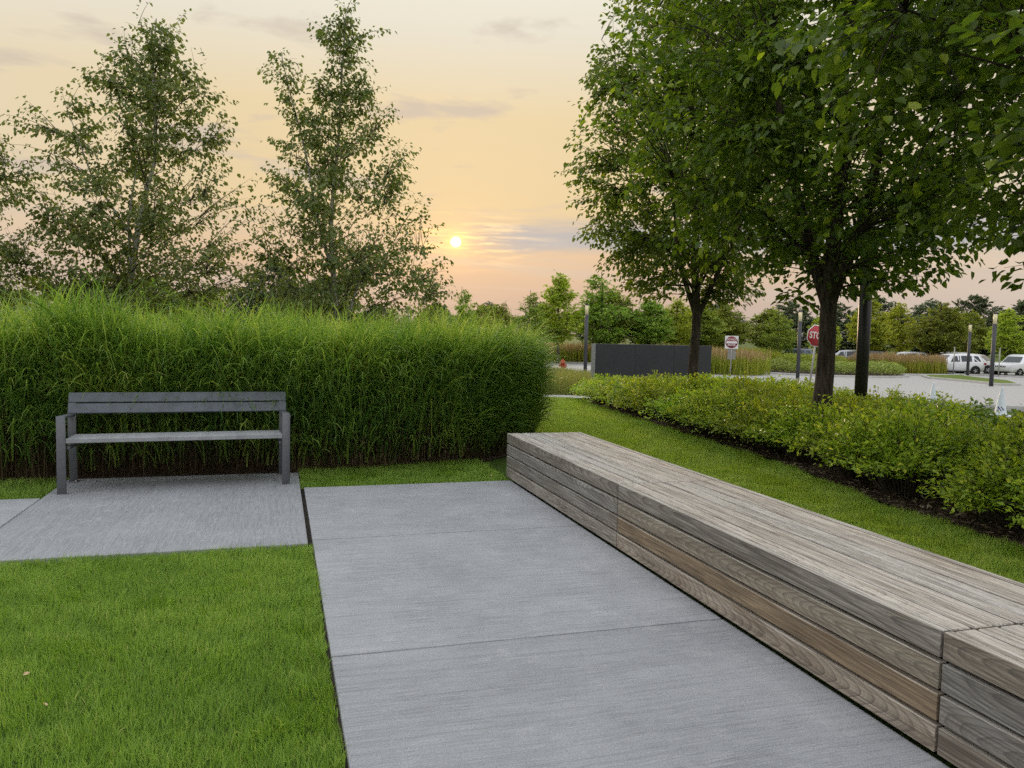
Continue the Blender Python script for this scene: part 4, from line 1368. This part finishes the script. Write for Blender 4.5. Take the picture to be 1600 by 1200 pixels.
# ------------------------------------------------------------------ cones
def cone(x, y, rz, label, s):
    e = empty('traffic_cone', (x, y, float(T(x, y)) + 0.022), rz, label, 'traffic cone', 'white traffic cones on the road')
    e.scale = (s, s, s)
    m = MB()
    n = 24
    m.lathe([(0.155, 0.035), (0.145, 0.05), (0.03, 0.74), (0.022, 0.76), (0.0, 0.76)], n)
    m.build('cone_body', M['cone'], e, True)
    m = MB(); m.box((0, 0, 0.020), (0.46, 0.46, 0.034)); m.build('base', M['cone'], e)
    m = MB(); m.box((0, 0, 0.002), (0.50, 0.50, 0.012)); m.build('rubber_foot', M['rubber'], e)
    # purple mark wrapped on the cone: an N with a second slanted stroke
    m = MB()

    def surf(u, z):
        rr = 0.145 + (z - 0.05) / 0.69 * (0.03 - 0.145) + 0.0025
        a = -PI / 2 + u / rr
        return (rr * math.cos(a), rr * math.sin(a), z)
    strokes = [((-0.062, 0.15), (-0.062, 0.265), 0.018), ((-0.062, 0.265), (0.012, 0.15), 0.022), ((0.0, 0.265), (0.066, 0.165), 0.020), ((0.054, 0.22), (0.066, 0.165), 0.014)]
    for (u0, z0), (u1, z1), wd in strokes:
        V = []
        for q in np.linspace(0, 1, 7):
            u, z = u0 + (u1 - u0) * q, z0 + (z1 - z0) * q
            V += [surf(u - wd / 2, z), surf(u + wd / 2, z)]
        m.add(V, [[2 * i, 2 * i + 1, 2 * i + 3, 2 * i + 2] for i in range(6)])
    m.build('printed_mark', M['purple'], e)


cone(17.9, 15.3, math.atan2(15.3, 17.9) - PI / 2, 'white road cone with a purple letter mark at the right edge', 1.0)
cone(18.7, 18.25, math.atan2(18.25, 18.7) - PI / 2, 'white road cone half hidden behind the shrub shoots', 0.98)

# ------------------------------------------------------------------ far white seat
e = empty('garden_seat', (50.5, 53.0, float(T(50.5, 53.0)) + 0.14), math.radians(-35), 'small pale bench between the feather grass beds', 'bench')
board('seat', (1.9, 0.45, 0.06), (0, 0, 0.45), M['white'], e, bevel=0)
board('backrest', (1.9, 0.05, 0.28), (0, 0.26, 0.82), M['white'], e, bevel=0)
for q in (-0.8, 0.8):
    board('leg', (0.07, 0.45, 0.42), (q, 0, 0.21), M['post'], e, bevel=0)
    board('back_support', (0.06, 0.05, 0.45), (q, 0.29, 0.62), M['post'], e, bevel=0)

# ------------------------------------------------------------------ cars
def car_meshes(st_rows, glass_top):
    """body lofted through cross sections: x, half width, z sill, z belt, roof half width, roof z"""
    R = np.array(st_rows, float)
    ring = []
    for x, w_, z0, zb, wr, zr in R:
        prof = [(w_ * 0.86, z0), (w_ * 0.97, z0 + 0.06), (w_, z0 + (zb - z0) * 0.45), (w_ * 0.985, zb - 0.05), (w_ * 0.955, zb),
                (wr + (w_ * 0.955 - wr) * 0.08, zb + (zr - zb) * 0.90), (wr * 0.90, zr - 0.01), (wr * 0.5, zr), ]
        ring.append([(x, p, q) for p, q in prof] + [(x, -p, q) for p, q in prof[::-1]])
    V = np.array(ring).reshape(-1, 3)
    k = len(ring[0])
    n = len(ring)
    i = (np.arange(n - 1)[:, None] * k + np.arange(k)[None]).reshape(-1)
    j = (np.arange(n - 1)[:, None] * k + (np.arange(k)[None] + 1) % k).reshape(-1)
    m = MB()
    m.add(V, np.stack([i, j, j + k, i + k], 1))
    m.more([[0, q + 1, q] for q in range(1, k - 1)] + [[(n - 1) * k, (n - 1) * k + q, (n - 1) * k + q + 1] for q in range(1, k - 1)])
    return m


SUV = [(-2.22, 0.70, 0.42, 0.84, 0.66, 0.88), (-2.17, 0.84, 0.34, 1.02, 0.70, 1.10), (-2.0, 0.90, 0.30, 1.06, 0.62, 1.50), (-1.75, 0.92, 0.28, 1.03, 0.64, 1.66),
       (-1.0, 0.925, 0.26, 1.02, 0.66, 1.70), (0.0, 0.925, 0.26, 1.01, 0.66, 1.69), (0.55, 0.925, 0.26, 1.00, 0.62, 1.60), (1.15, 0.925, 0.27, 1.00, 0.72, 1.10),
       (1.35, 0.92, 0.28, 1.02, 0.76, 1.08), (1.8, 0.90, 0.30, 0.98, 0.72, 1.02), (2.08, 0.84, 0.33, 0.90, 0.68, 0.94), (2.2, 0.68, 0.40, 0.76, 0.6, 0.80)]
BOXY = [(-2.35, 0.80, 0.42, 0.90, 0.74, 0.94), (-2.30, 0.90, 0.36, 1.02, 0.76, 1.10), (-2.15, 0.94, 0.34, 1.06, 0.72, 1.60), (-1.85, 0.95, 0.33, 1.07, 0.72, 1.74),
        (-0.9, 0.955, 0.32, 1.07, 0.72, 1.77), (0.0, 0.955, 0.32, 1.07, 0.72, 1.76), (0.45, 0.955, 0.32, 1.07, 0.68, 1.70), (1.0, 0.955, 0.33, 1.07, 0.78, 1.18),
        (1.2, 0.95, 0.34, 1.06, 0.82, 1.10), (1.95, 0.94, 0.35, 1.04, 0.80, 1.07), (2.25, 0.92, 0.36, 1.00, 0.78, 1.03), (2.36, 0.84, 0.44, 0.90, 0.74, 0.93)]


def side_pt(rows, x, u, s, out=0.006):
    """point on the greenhouse side: u 0 at the belt, 1 at the roof edge"""
    R = np.array(rows)
    w_, zb, wr, zr = (np.interp(x, R[:, 0], R[:, k]) for k in (1, 3, 4, 5))
    a = np.array([w_ * 0.955, zb]); b = np.array([wr + (w_ * 0.955 - wr) * 0.08, zb + (zr - zb) * 0.90])
    p = a * (1 - u) + b * u
    return (x, s * (p[0] + out), p[1])


def make_car(rows, paint_label, front):
    """meshes of a car's parts in car space (front towards +x)"""
    out = {}
    out['body'] = [car_meshes(rows, 0).mesh('car_body', M['car_white'], True)]
    gl = []
    for s in (-1, 1):
        for xs in ((-1.90, -1.30, -1.20), (-1.12, -0.22), (-0.12, 0.70)):
            m = MB()
            x0, x1 = xs[0], xs[1]
            a, b = side_pt(rows, x0 + 0.02, 0.10, s), side_pt(rows, x1, 0.10, s)
            c, d_ = side_pt(rows, x1 - (0.32 if x1 > 0.5 else 0), 0.86, s), side_pt(rows, x0 + (0.22 if x0 < -1.5 else 0), 0.86, s)
            V = [a, b, c, d_]
            m.add(V, [[0, 1, 2, 3]])
            gl.append(m.mesh('car_window', M['glass'], False))
    out['window'] = gl
    R = np.array(rows)
    def cross(x, half, dz):
        return [(x[0], -half[0], x[1]), (x[0], half[0], x[1])]
    ws = MB()
    zf0, zf1 = np.interp(1.12, R[:, 0], R[:, 5]), np.interp(0.58, R[:, 0], R[:, 5])
    ws.add([(1.13, -0.68, zf0 + 0.02), (1.13, 0.68, zf0 + 0.02), (0.60, 0.58, zf1 + 0.0), (0.60, -0.58, zf1 + 0.0)], [[0, 1, 2, 3]])
    out['windscreen'] = [ws.mesh('car_windscreen', M['glass'])]
    rw = MB()
    za, zb_ = np.interp(-2.22, R[:, 0], R[:, 5]), np.interp(-2.06, R[:, 0], R[:, 5])
    rw.add([(-2.255, -0.62, za + 0.02), (-2.255, 0.62, za + 0.02), (-2.085, 0.55, zb_ - 0.06), (-2.085, -0.55, zb_ - 0.06)], [[0, 3, 2, 1]])
    out['rear_window'] = [rw.mesh('car_rear_window', M['glass'])]
    tl, hl = [], []
    for s in (-1, 1):
        m = MB(); m.box((-2.20, s * 0.80, 0.93), (0.16, 0.20, 0.17)); tl.append(m.mesh('tail_lamp', M['tail']))
        m = MB(); m.box((2.235, s * 0.66, 0.80), (0.16, 0.30, 0.11)); hl.append(m.mesh('head_lamp', M['head']))
    out['tail_lamp'], out['head_lamp'] = tl, hl
    g = MB()
    for k in range(7): g.box((2.36, -0.36 + k * 0.12, 0.80), (0.03, 0.07, 0.13))
    out['grille'] = [g.mesh('grille', M['black'])]
    b = MB(); b.box((2.20, 0, 0.44), (0.30, 1.50, 0.20)); out['bumper'] = [b.mesh('bumper', M['black'])]
    b = MB(); b.box((-2.15, 0, 0.46), (0.32, 1.55, 0.20)); out['bumper'].append(b.mesh('bumper', M['black']))
    sk = MB()
    for s in (-1, 1): sk.box((0, s * 0.90, 0.30), (2.5, 0.07, 0.12))
    out['sill'] = [sk.mesh('sill', M['black'])]
    ar = []
    for x in (-1.36, 1.38):
        for s in (-1, 1):
            m = MB()
            an = np.linspace(0, 2 * PI, 25)[:-1]
            V = [(x + q * math.cos(t), s * 0.934, 0.36 + q * math.sin(t)) for q in (0.001, 0.42) for t in an]
            m.add(V, [[i, (i + 1) % 24, 24 + (i + 1) % 24, 24 + i] for i in range(24)])
            ar.append(m.mesh('wheel_arch', M['black']))
    out['wheel_arch'] = ar
    return out


tyre = MB(); tyre.lathe([(0.20, -0.11), (0.32, -0.11), (0.355, -0.08), (0.36, 0.0), (0.355, 0.08), (0.32, 0.11), (0.20, 0.11)], 24); tyre_me = tyre.mesh('tyre', M['rubber'], True)
rim = MB(); rim.lathe([(0.0, 0.09), (0.06, 0.10), (0.065, 0.085), (0.205, 0.075), (0.225, 0.095), (0.235, 0.095)], 20)
for k in range(5):
    a = k * 2 * PI / 5
    rim.box((0.13 * math.cos(a), 0.13 * math.sin(a), 0.093), (0.17, 0.05, 0.02), a)
rim_me = rim.mesh('rim', M['rim'], False)
CARS = {'suv': make_car(SUV, '', 1), 'boxy': make_car(BOXY, '', 1)}


def car(kind, x, y, heading, paint, label, s=1.0, group='cars in the car park'):
    e = empty('parked_car', (x, y, float(T(x, y)) + 0.02), heading, label, 'car', group)
    e.scale = (s, s, s)
    for nm, mss in CARS[kind].items():
        for me in mss:
            if nm == 'grille' and kind != 'boxy': continue
            o = link(nm, me, e)
            if nm == 'body' and paint != 'car_white':
                o.material_slots[0].link = 'OBJECT'
                o.material_slots[0].material = M[paint]
    for wx in (-1.36, 1.38):
        for s_ in (-1, 1):
            wh = empty('wheel', (wx, s_ * 0.85, 0.36), 0, parent=e)
            wh.rotation_euler = (-s_ * PI / 2, 0, 0)
            link('tyre', tyre_me, wh)
            link('rim', rim_me, wh)


# headings: +x is the car's front
view = math.atan2(46, 50)
car('suv', 51.6, 48.7, view + PI / 2 + 0.62, 'car_white', 'white hatchback style car parked facing left beside the slim lamp post')
car('suv', 57.6, 52.0, view - PI / 2 - 0.35, 'car_white', 'white car parked just behind the nearest white car')
car('boxy', 56.2, 46.6, view + PI / 2 + 0.95, 'car_white', 'boxy white off road car with a slotted grille at right edge')
car('suv', 58.2, 60.6, view + PI / 2 + 0.2, 'car_white', 'white car with dark windows behind the feather grass')
car('suv', 60.5, 57.6, view + PI / 2 + 0.2, 'car_silver', 'silver car roof showing under the dark round tree')
car('suv', 57.0, 67.2, view + PI / 2, 'car_silver', 'pale car far back just right of the dark pole')
car('suv', 52.8, 70.0, view + PI / 2, 'car_blue', 'dark blue car between the near trunk and the dark pole')
car('suv', 65.5, 50.5, view + PI / 2 + 0.5, 'car_white', 'white car farther back at the right edge of the car park', 1.0)

car('suv', 56.0, 63.6, view + PI / 2 + 0.1, 'car_dark', 'dark car roof over the feather grass right of the dark pole')
car('boxy', 62.8, 60.2, view + PI / 2 + 0.1, 'car_white', 'white car roof farther back over the feather grass')

# thin posts
def thin_post(name, x, y, h, label, w_=0.08, mat='post', cat='post'):
    e = empty(name, (x, y, float(T(x, y))), 0, label, cat, 'thin posts by the road')
    m = MB(); m.tube([(0, 0, -0.1), (0, 0, h)], w_ / 2, 8, True); m.build('shaft', M[mat], e)
    m = MB(); m.lathe([(w_ * 0.62, h - 0.06), (w_ * 0.62, h + 0.02), (0, h + 0.03)], 8); m.build('cap', M[mat], e)


thin_post('marker_post', 19.9, 61.9, 2.0, 'short white post between the tall grass and the young tree', 0.22, 'white')
thin_post('sign_post', 50.2, 47.2, 2.2, 'thin grey post in front of the nearest white car door', 0.08)
thin_post('sign_post', 52.9, 45.6, 2.2, 'thin grey post right of the nearest white car', 0.08)
thin_post('sign_post', 53.8, 43.6, 2.2, 'thin grey post in front of the boxy white car', 0.08)

# ------------------------------------------------------------------ far plants
fr = np.random.default_rng(101)


def inside(poly, x, y):
    p = np.array(poly)
    c = np.zeros(len(x), bool)
    j = len(p) - 1
    for i in range(len(p)):
        k = ((p[i, 1] > y) != (p[j, 1] > y)) & (x < (p[j, 0] - p[i, 0]) * (y - p[i, 1]) / (p[j, 1] - p[i, 1] + 1e-12) + p[i, 0])
        c ^= k
        j = i
    return c


def scatter(poly, n):
    p = np.array(poly)
    a, b = p.min(0), p.max(0)
    x, y = fr.uniform(a[0], b[0], n * 4), fr.uniform(a[1], b[1], n * 4)
    k = inside(poly, x, y)
    return x[k][:n], y[k][:n]


def reed_bed(poly, n, h, label, dz=0.12, w_=0.05, plume=True):
    x, y = scatter(poly, n)
    n = len(x)
    hh = h * fr.uniform(0.75, 1.0, n) * (1 + 0.10 * fbm2(x, y, 3, 0.4, 2))
    c = np.array(poly).mean(0)
    e = tag(empty('feather_grass', (c[0], c[1], 0)), label, 'ornamental grass', 'feather grass beds')
    base = np.stack([x - c[0], y - c[1], T(x, y) + dz], 1)
    az = fr.uniform(0, 2 * PI, n)
    o = ribbon_obj('blades', [ribbons(base, az, hh * 0.82, np.full(n, w_), fr.uniform(0, .12, n), fr.uniform(.1, .7, n), 3, 1.4, fr.random(n))], M['reed'], e); o['kind'] = 'stuff'
    if plume:
        m = int(n * 0.55)
        b2 = base[:m].copy(); b2[:, 2] += hh[:m] * 0.62
        o = ribbon_obj('plumes', [ribbons(b2, az[:m], hh[:m] * 0.42, np.full(m, w_ * 0.9), fr.uniform(0, .10, m), fr.uniform(.05, .35, m), 2, 1.0, fr.random(m))], M['plume'], e); o['kind'] = 'stuff'


reed_bed([(15, 65.4), (21.5, 62.6), (27, 59.8), (30, 60.5), (27, 66), (16, 71)], 3600, 1.75, 'feather grass with tan plumes across the far road, left', 0.12, 0.07)
reed_bed([(22.5, 43.5), (27.5, 40.2), (30.0, 42.0), (29.5, 46.5), (24.5, 49)], 3200, 1.7, 'tan plumed feather grass around the square white sign', 0.05, 0.055)
reed_bed([(43.5, 46.0), (46.2, 45.9), (49.4, 46.9), (51.2, 49.6), (48.5, 54.5), (44, 51.5)], 4600, 1.5, 'tallest tan plumed feather grass in front of the parked cars', 0.12, 0.06)
reed_bed([(39, 53), (43, 50.5), (47, 56.5), (52, 60), (48, 63), (42, 59)], 3600, 1.15, 'long bed of tan feather grass behind the low hedge', 0.12, 0.07)
reed_bed([(31.5, 52), (35.5, 49), (38, 52), (37, 56), (33, 57)], 3600, 2.0, 'green mound of tall grass behind the low hedge, left of the lamp post', 0.12, 0.06, False)
reed_bed([(40, 57.5), (43.5, 60.5), (41, 64), (37.5, 60)], 2600, 2.1, 'green mound of tall grass behind the red octagonal sign', 0.12, 0.06, False)

# low hedges on the island
def hedge_bed(poly, n, h, label, mat='hedgeleaf', L=0.13):
    x, y = scatter(poly, n)
    n = len(x)
    P0 = np.array(poly + [poly[0]], float)
    dmin = np.full(n, 9.0)
    for a, b in zip(P0[:-1], P0[1:]):
        t = np.clip(((x - a[0]) * (b - a)[0] + (y - a[1]) * (b - a)[1]) / ((b - a) @ (b - a)), 0, 1)
        dmin = np.minimum(dmin, np.hypot(x - a[0] - t * (b - a)[0], y - a[1] - t * (b - a)[1]))
    top = h * (0.45 + 0.55 * np.clip(dmin / 0.5, 0, 1) ** 0.6) * (1 + 0.16 * fbm2(x, y, 8, 0.5, 3))
    z = top * fr.random(n) ** 0.45
    c = np.array(poly).mean(0)
    pos = np.stack([x - c[0], y - c[1], T(x, y) + 0.12 + z], 1)
    dd = fr.normal(0, 1, (n, 3)); dd[:, 2] = np.abs(dd[:, 2]) * 0.5
    nn = fr.normal(0, 0.6, (n, 3)) + np.array([0, 0, 1.0])
    o = link('low_hedge', leaf_mesh('low_hedge', pos, dd, nn, L * fr.uniform(.7, 1.3, n), L * 0.6, M[mat], fr.random(n), False), None, (c[0], c[1], 0))
    tag(o, label, 'hedge', 'low hedges on the planted island')


hedge_bed([(32.9, 41.5), (36, 40.4), (39.3, 41.2), (42.3, 43.7), (42.6, 45.6), (39.5, 46.2), (36, 45), (33, 45)], 9000, 0.8, 'rounded low green hedge along the road side of the island')
hedge_bed([(30.2, 48.4), (32.4, 42.2), (33.6, 45.2), (34, 49), (31.5, 52)], 6000, 0.85, 'low hedge left of the lamp post on the island')
hedge_bed([(34.5, 46), (40, 47), (42.5, 49.5), (38.5, 52.5), (35, 49)], 6000, 1.15, 'taller rough green shrubs behind the low hedge', 'farleaf', 0.15)

# meadow grasses between the shrubs and the road
def meadow(poly, n, h0, h1, w_, label, vb=0.0):
    x, y = scatter(poly, n)
    n = len(x)
    pa = fbm2(x, y, 14, 0.12, 3)
    val = np.clip(fr.normal(0.45, 0.22, n) + 0.25 * pa + vb, 0, 1)
    o = ribbon_obj('meadow_grass', [ribbons(np.stack([x, y, T(x, y) - .03], 1), fr.uniform(0, 2 * PI, n), fr.uniform(h0, h1, n) * (1 + .25 * pa), np.full(n, w_), fr.uniform(0, .2, n), fr.uniform(.2, 1.2, n), 2, 1.3, val)], M['meadow'])
    tag(o, label, 'grass', kind='stuff')


meadow([(10.5, 20.8), (12.7, 19), (12.4, 16), (13, 16), (16.5, 20), (17.0, 22), (16.2, 27), (15.8, 33), (14.2, 38), (9.6, 43.5), (4, 47), (7, 36), (9.3, 24)], 60000, 0.30, 0.62, 0.014, 'loose beige meadow grass between the shrub bed and the road')
meadow([(7.2, 22.9), (12.6, 21.3), (12.0, 23.4), (10, 26), (6.5, 27)], 9000, 0.35, 0.7, 0.012, 'soft green meadow grass left of the charcoal wall', -0.25)

# ------------------------------------------------------------------ background trees
def bg_tree(kind, seed, h, rad, mats, n_tips, per, L, cb=0.28, squash=1.0, sparse=0.0):
    zs = np.array([cb, cb + 0.08, 0.42, 0.58, 0.75, 0.90, 1.0]) * h
    rr = np.array([0.45, 0.75, 1.0, 0.98, 0.72, 0.40, 0.06]) * rad
    return tree_meshes(kind, seed, mats, detail=False,
                       leaders=[([(0, 0, -0.3), (0.02, 0.0, h * 0.3), (0.05, 0.05, h * 0.6), (0, 0, h * 0.98)], 0.018 * h + 0.02, 0.02)],
                       env=env_table(zs, rr, rr), n_limbs=12, limb_z=(cb * h, 0.8 * h), n_tips=n_tips, per_tip=per, leaf_L=L, leaf_W=L * 0.62, trunk_r=0.1,
                       trunk_sides=7, rise=0.12 * h, spray=0.35, hang=0.2, outer=0.5, gap=-0.25 + sparse, gap_scale=1.6 / rad, limb_r=0.3, twig_r=0.010, reach=0.9)


fm, lm, wm = (M['farbark'], M['farbark'], M['farleaf']), (M['farbark'], M['farbark'], M['lightleaf']), (M['farbark'], M['farbark'], M['woodleaf'])
BT_ = {
    'round': [bg_tree('round_tree', 201 + i, 6.0, 2.1, fm, 420, 26, 0.19) for i in range(3)],
    'pale': [bg_tree('pale_tree', 211 + i, 6.5, 1.7, lm, 340, 25, 0.19, 0.24) for i in range(2)],
    'open': [bg_tree('open_tree', 221 + i, 7.0, 1.9, fm, 260, 22, 0.19, 0.20, 1.0, 0.18) for i in range(2)],
    'bush': [bg_tree('bushy_tree', 231 + i, 4.2, 2.3, fm, 300, 20, 0.20, 0.06) for i in range(2)],
    'wood': [bg_tree('wood_tree', 241 + i, 11.0, 5.0, wm, 620, 32, 0.36, 0.10) for i in range(2)],
}
BH = {'round': 6.0, 'pale': 6.5, 'open': 7.0, 'bush': 4.2, 'wood': 11.0}
br_ = random.Random(8)


def bg(kind, x, y, h, wf, label, group):
    v_ = BT_[kind]
    s = h / BH[kind]
    place_tree({'round': 'round_tree', 'pale': 'pale_tree', 'open': 'open_tree', 'bush': 'bushy_tree', 'wood': 'wood_tree'}[kind], v_[br_.randrange(len(v_))],
               (x, y, float(T(x, y))), br_.uniform(0, 6.28), (s * wf, s * wf, s), label, 'tree', group)


G1 = 'young trees beyond the road'
bg('open', 10.4, 44.8, 5.0, 0.8, 'sparse little tree top above the grass, right of the low sun', G1)
bg('bush', 9.4, 47.5, 3.9, 1.1, 'bushy tree over the tall grass just right of the tallest birch', G1)
bg('bush', 13.0, 51.0, 4.2, 1.1, 'bushy tree over the tall grass below the bright clouds', G1)
bg('open', 16.9, 57.6, 5.0, 0.7, 'small tree with a thin top rising over the bushes', G1)
bg('bush', 16.6, 60.0, 4.6, 1.3, 'rounded bush tree behind the end of the tall grass', G1)
bg('open', 19.2, 58.6, 6.0, 0.95, 'tree with an airy crown left of the tallest young tree', G1)
bg('pale', 22.3, 60.2, 7.7, 1.05, 'young pale green tree with a thin trunk above the hydrant', G1)
bg('open', 26.6, 61.5, 8.1, 1.25, 'tall airy tree behind the left lamp post', G1)
bg('round', 28.8, 64.0, 6.9, 1.2, 'rounded tree right behind the left lamp post', G1)
bg('round', 31.5, 62.0, 6.0, 1.15, 'green tree behind the charcoal wall', G1)
bg('pale', 35.0, 63.5, 6.3, 1.1, 'pale green tree behind the slimmer dark trunk', G1)
bg('round', 39.0, 66.0, 6.0, 1.3, 'round tree right of the slimmer dark trunk, behind the square sign', G1)
bg('round', 44.2, 70.0, 6.2, 1.3, 'round green tree behind the square sign, farther back', G1)
bg('open', 39.5, 54.6, 5.2, 1.1, 'dark open tree with a thin trunk left of the middle lamp post', G1)
bg('round', 50.0, 70.5, 6.0, 1.4, 'round tree behind the red octagonal sign', G1)
bg('pale', 50.0, 62.0, 5.4, 1.15, 'yellow green tree just right of the near trunk', G1)
bg('pale', 57.8, 64.8, 7.2, 1.2, 'tall yellow green tree right of the dark pole', G1)
bg('pale', 63.2, 66.5, 6.9, 1.1, 'yellow green tree right of the tall one by the pole', G1)
bg('round', 60.6, 58.8, 6.7, 1.25, 'dark round tree above the parked cars', G1)
bg('round', 69.5, 63.8, 6.2, 1.1, 'green tree behind the farthest lamp post', G1)
bg('pale', 58.2, 49.5, 5.6, 1.15, 'yellow green tree left of the boxy white car', G1)
bg('pale', 62.5, 49.0, 5.9, 1.1, 'yellow green tree at the right edge by the boxy white car', G1)
bg('round', 66.0, 46.0, 6.0, 1.1, 'green tree beyond the right edge of the car park', G1)
bg('wood', -0.2, 34.2, 4.9, 1.0, 'dark bushy tree between the two right birches', G1)
bg('wood', 2.2, 38.5, 4.8, 1.0, 'dark bushy tree behind the tallest birch', G1)
bg('bush', 6.2, 44.0, 3.4, 1.0, 'low dark bush tree behind the right side of the tallest birch', G1)
G2 = 'far wood beyond the car park'
for i, (x, y, h) in enumerate(((76, 128, 10.2), (84, 134, 10), (92, 124, 10.5), (96, 116, 10), (101, 111, 10.8), (106, 105, 10.4), (111, 101, 11.2), (116, 95, 10.6), (110, 90, 9.8), (120, 86, 10.5), (68, 134, 9.6), (60, 140, 9.8), (50, 145, 9.4), (40, 148, 9.2), (30, 150, 8.8), (18, 152, 8.2))):
    bg('wood', x, y, h, 1.25, 'large dark tree in the far wood along the horizon', G2)
G3 = 'far trees behind the birches'
for i, (x, y, h) in enumerate(((-16, 62, 5.6), (-12.5, 60, 5.3), (-8, 60, 5.5), (-4.5, 62, 5.2), (-1.5, 60, 4.6), (-20, 60, 5.8), (-24, 58, 6.0), (-10, 66, 6.0), (-6, 55, 4.4))):
    bg('bush', x, y, h, 1.25, 'low dark tree far behind the birches', G3)
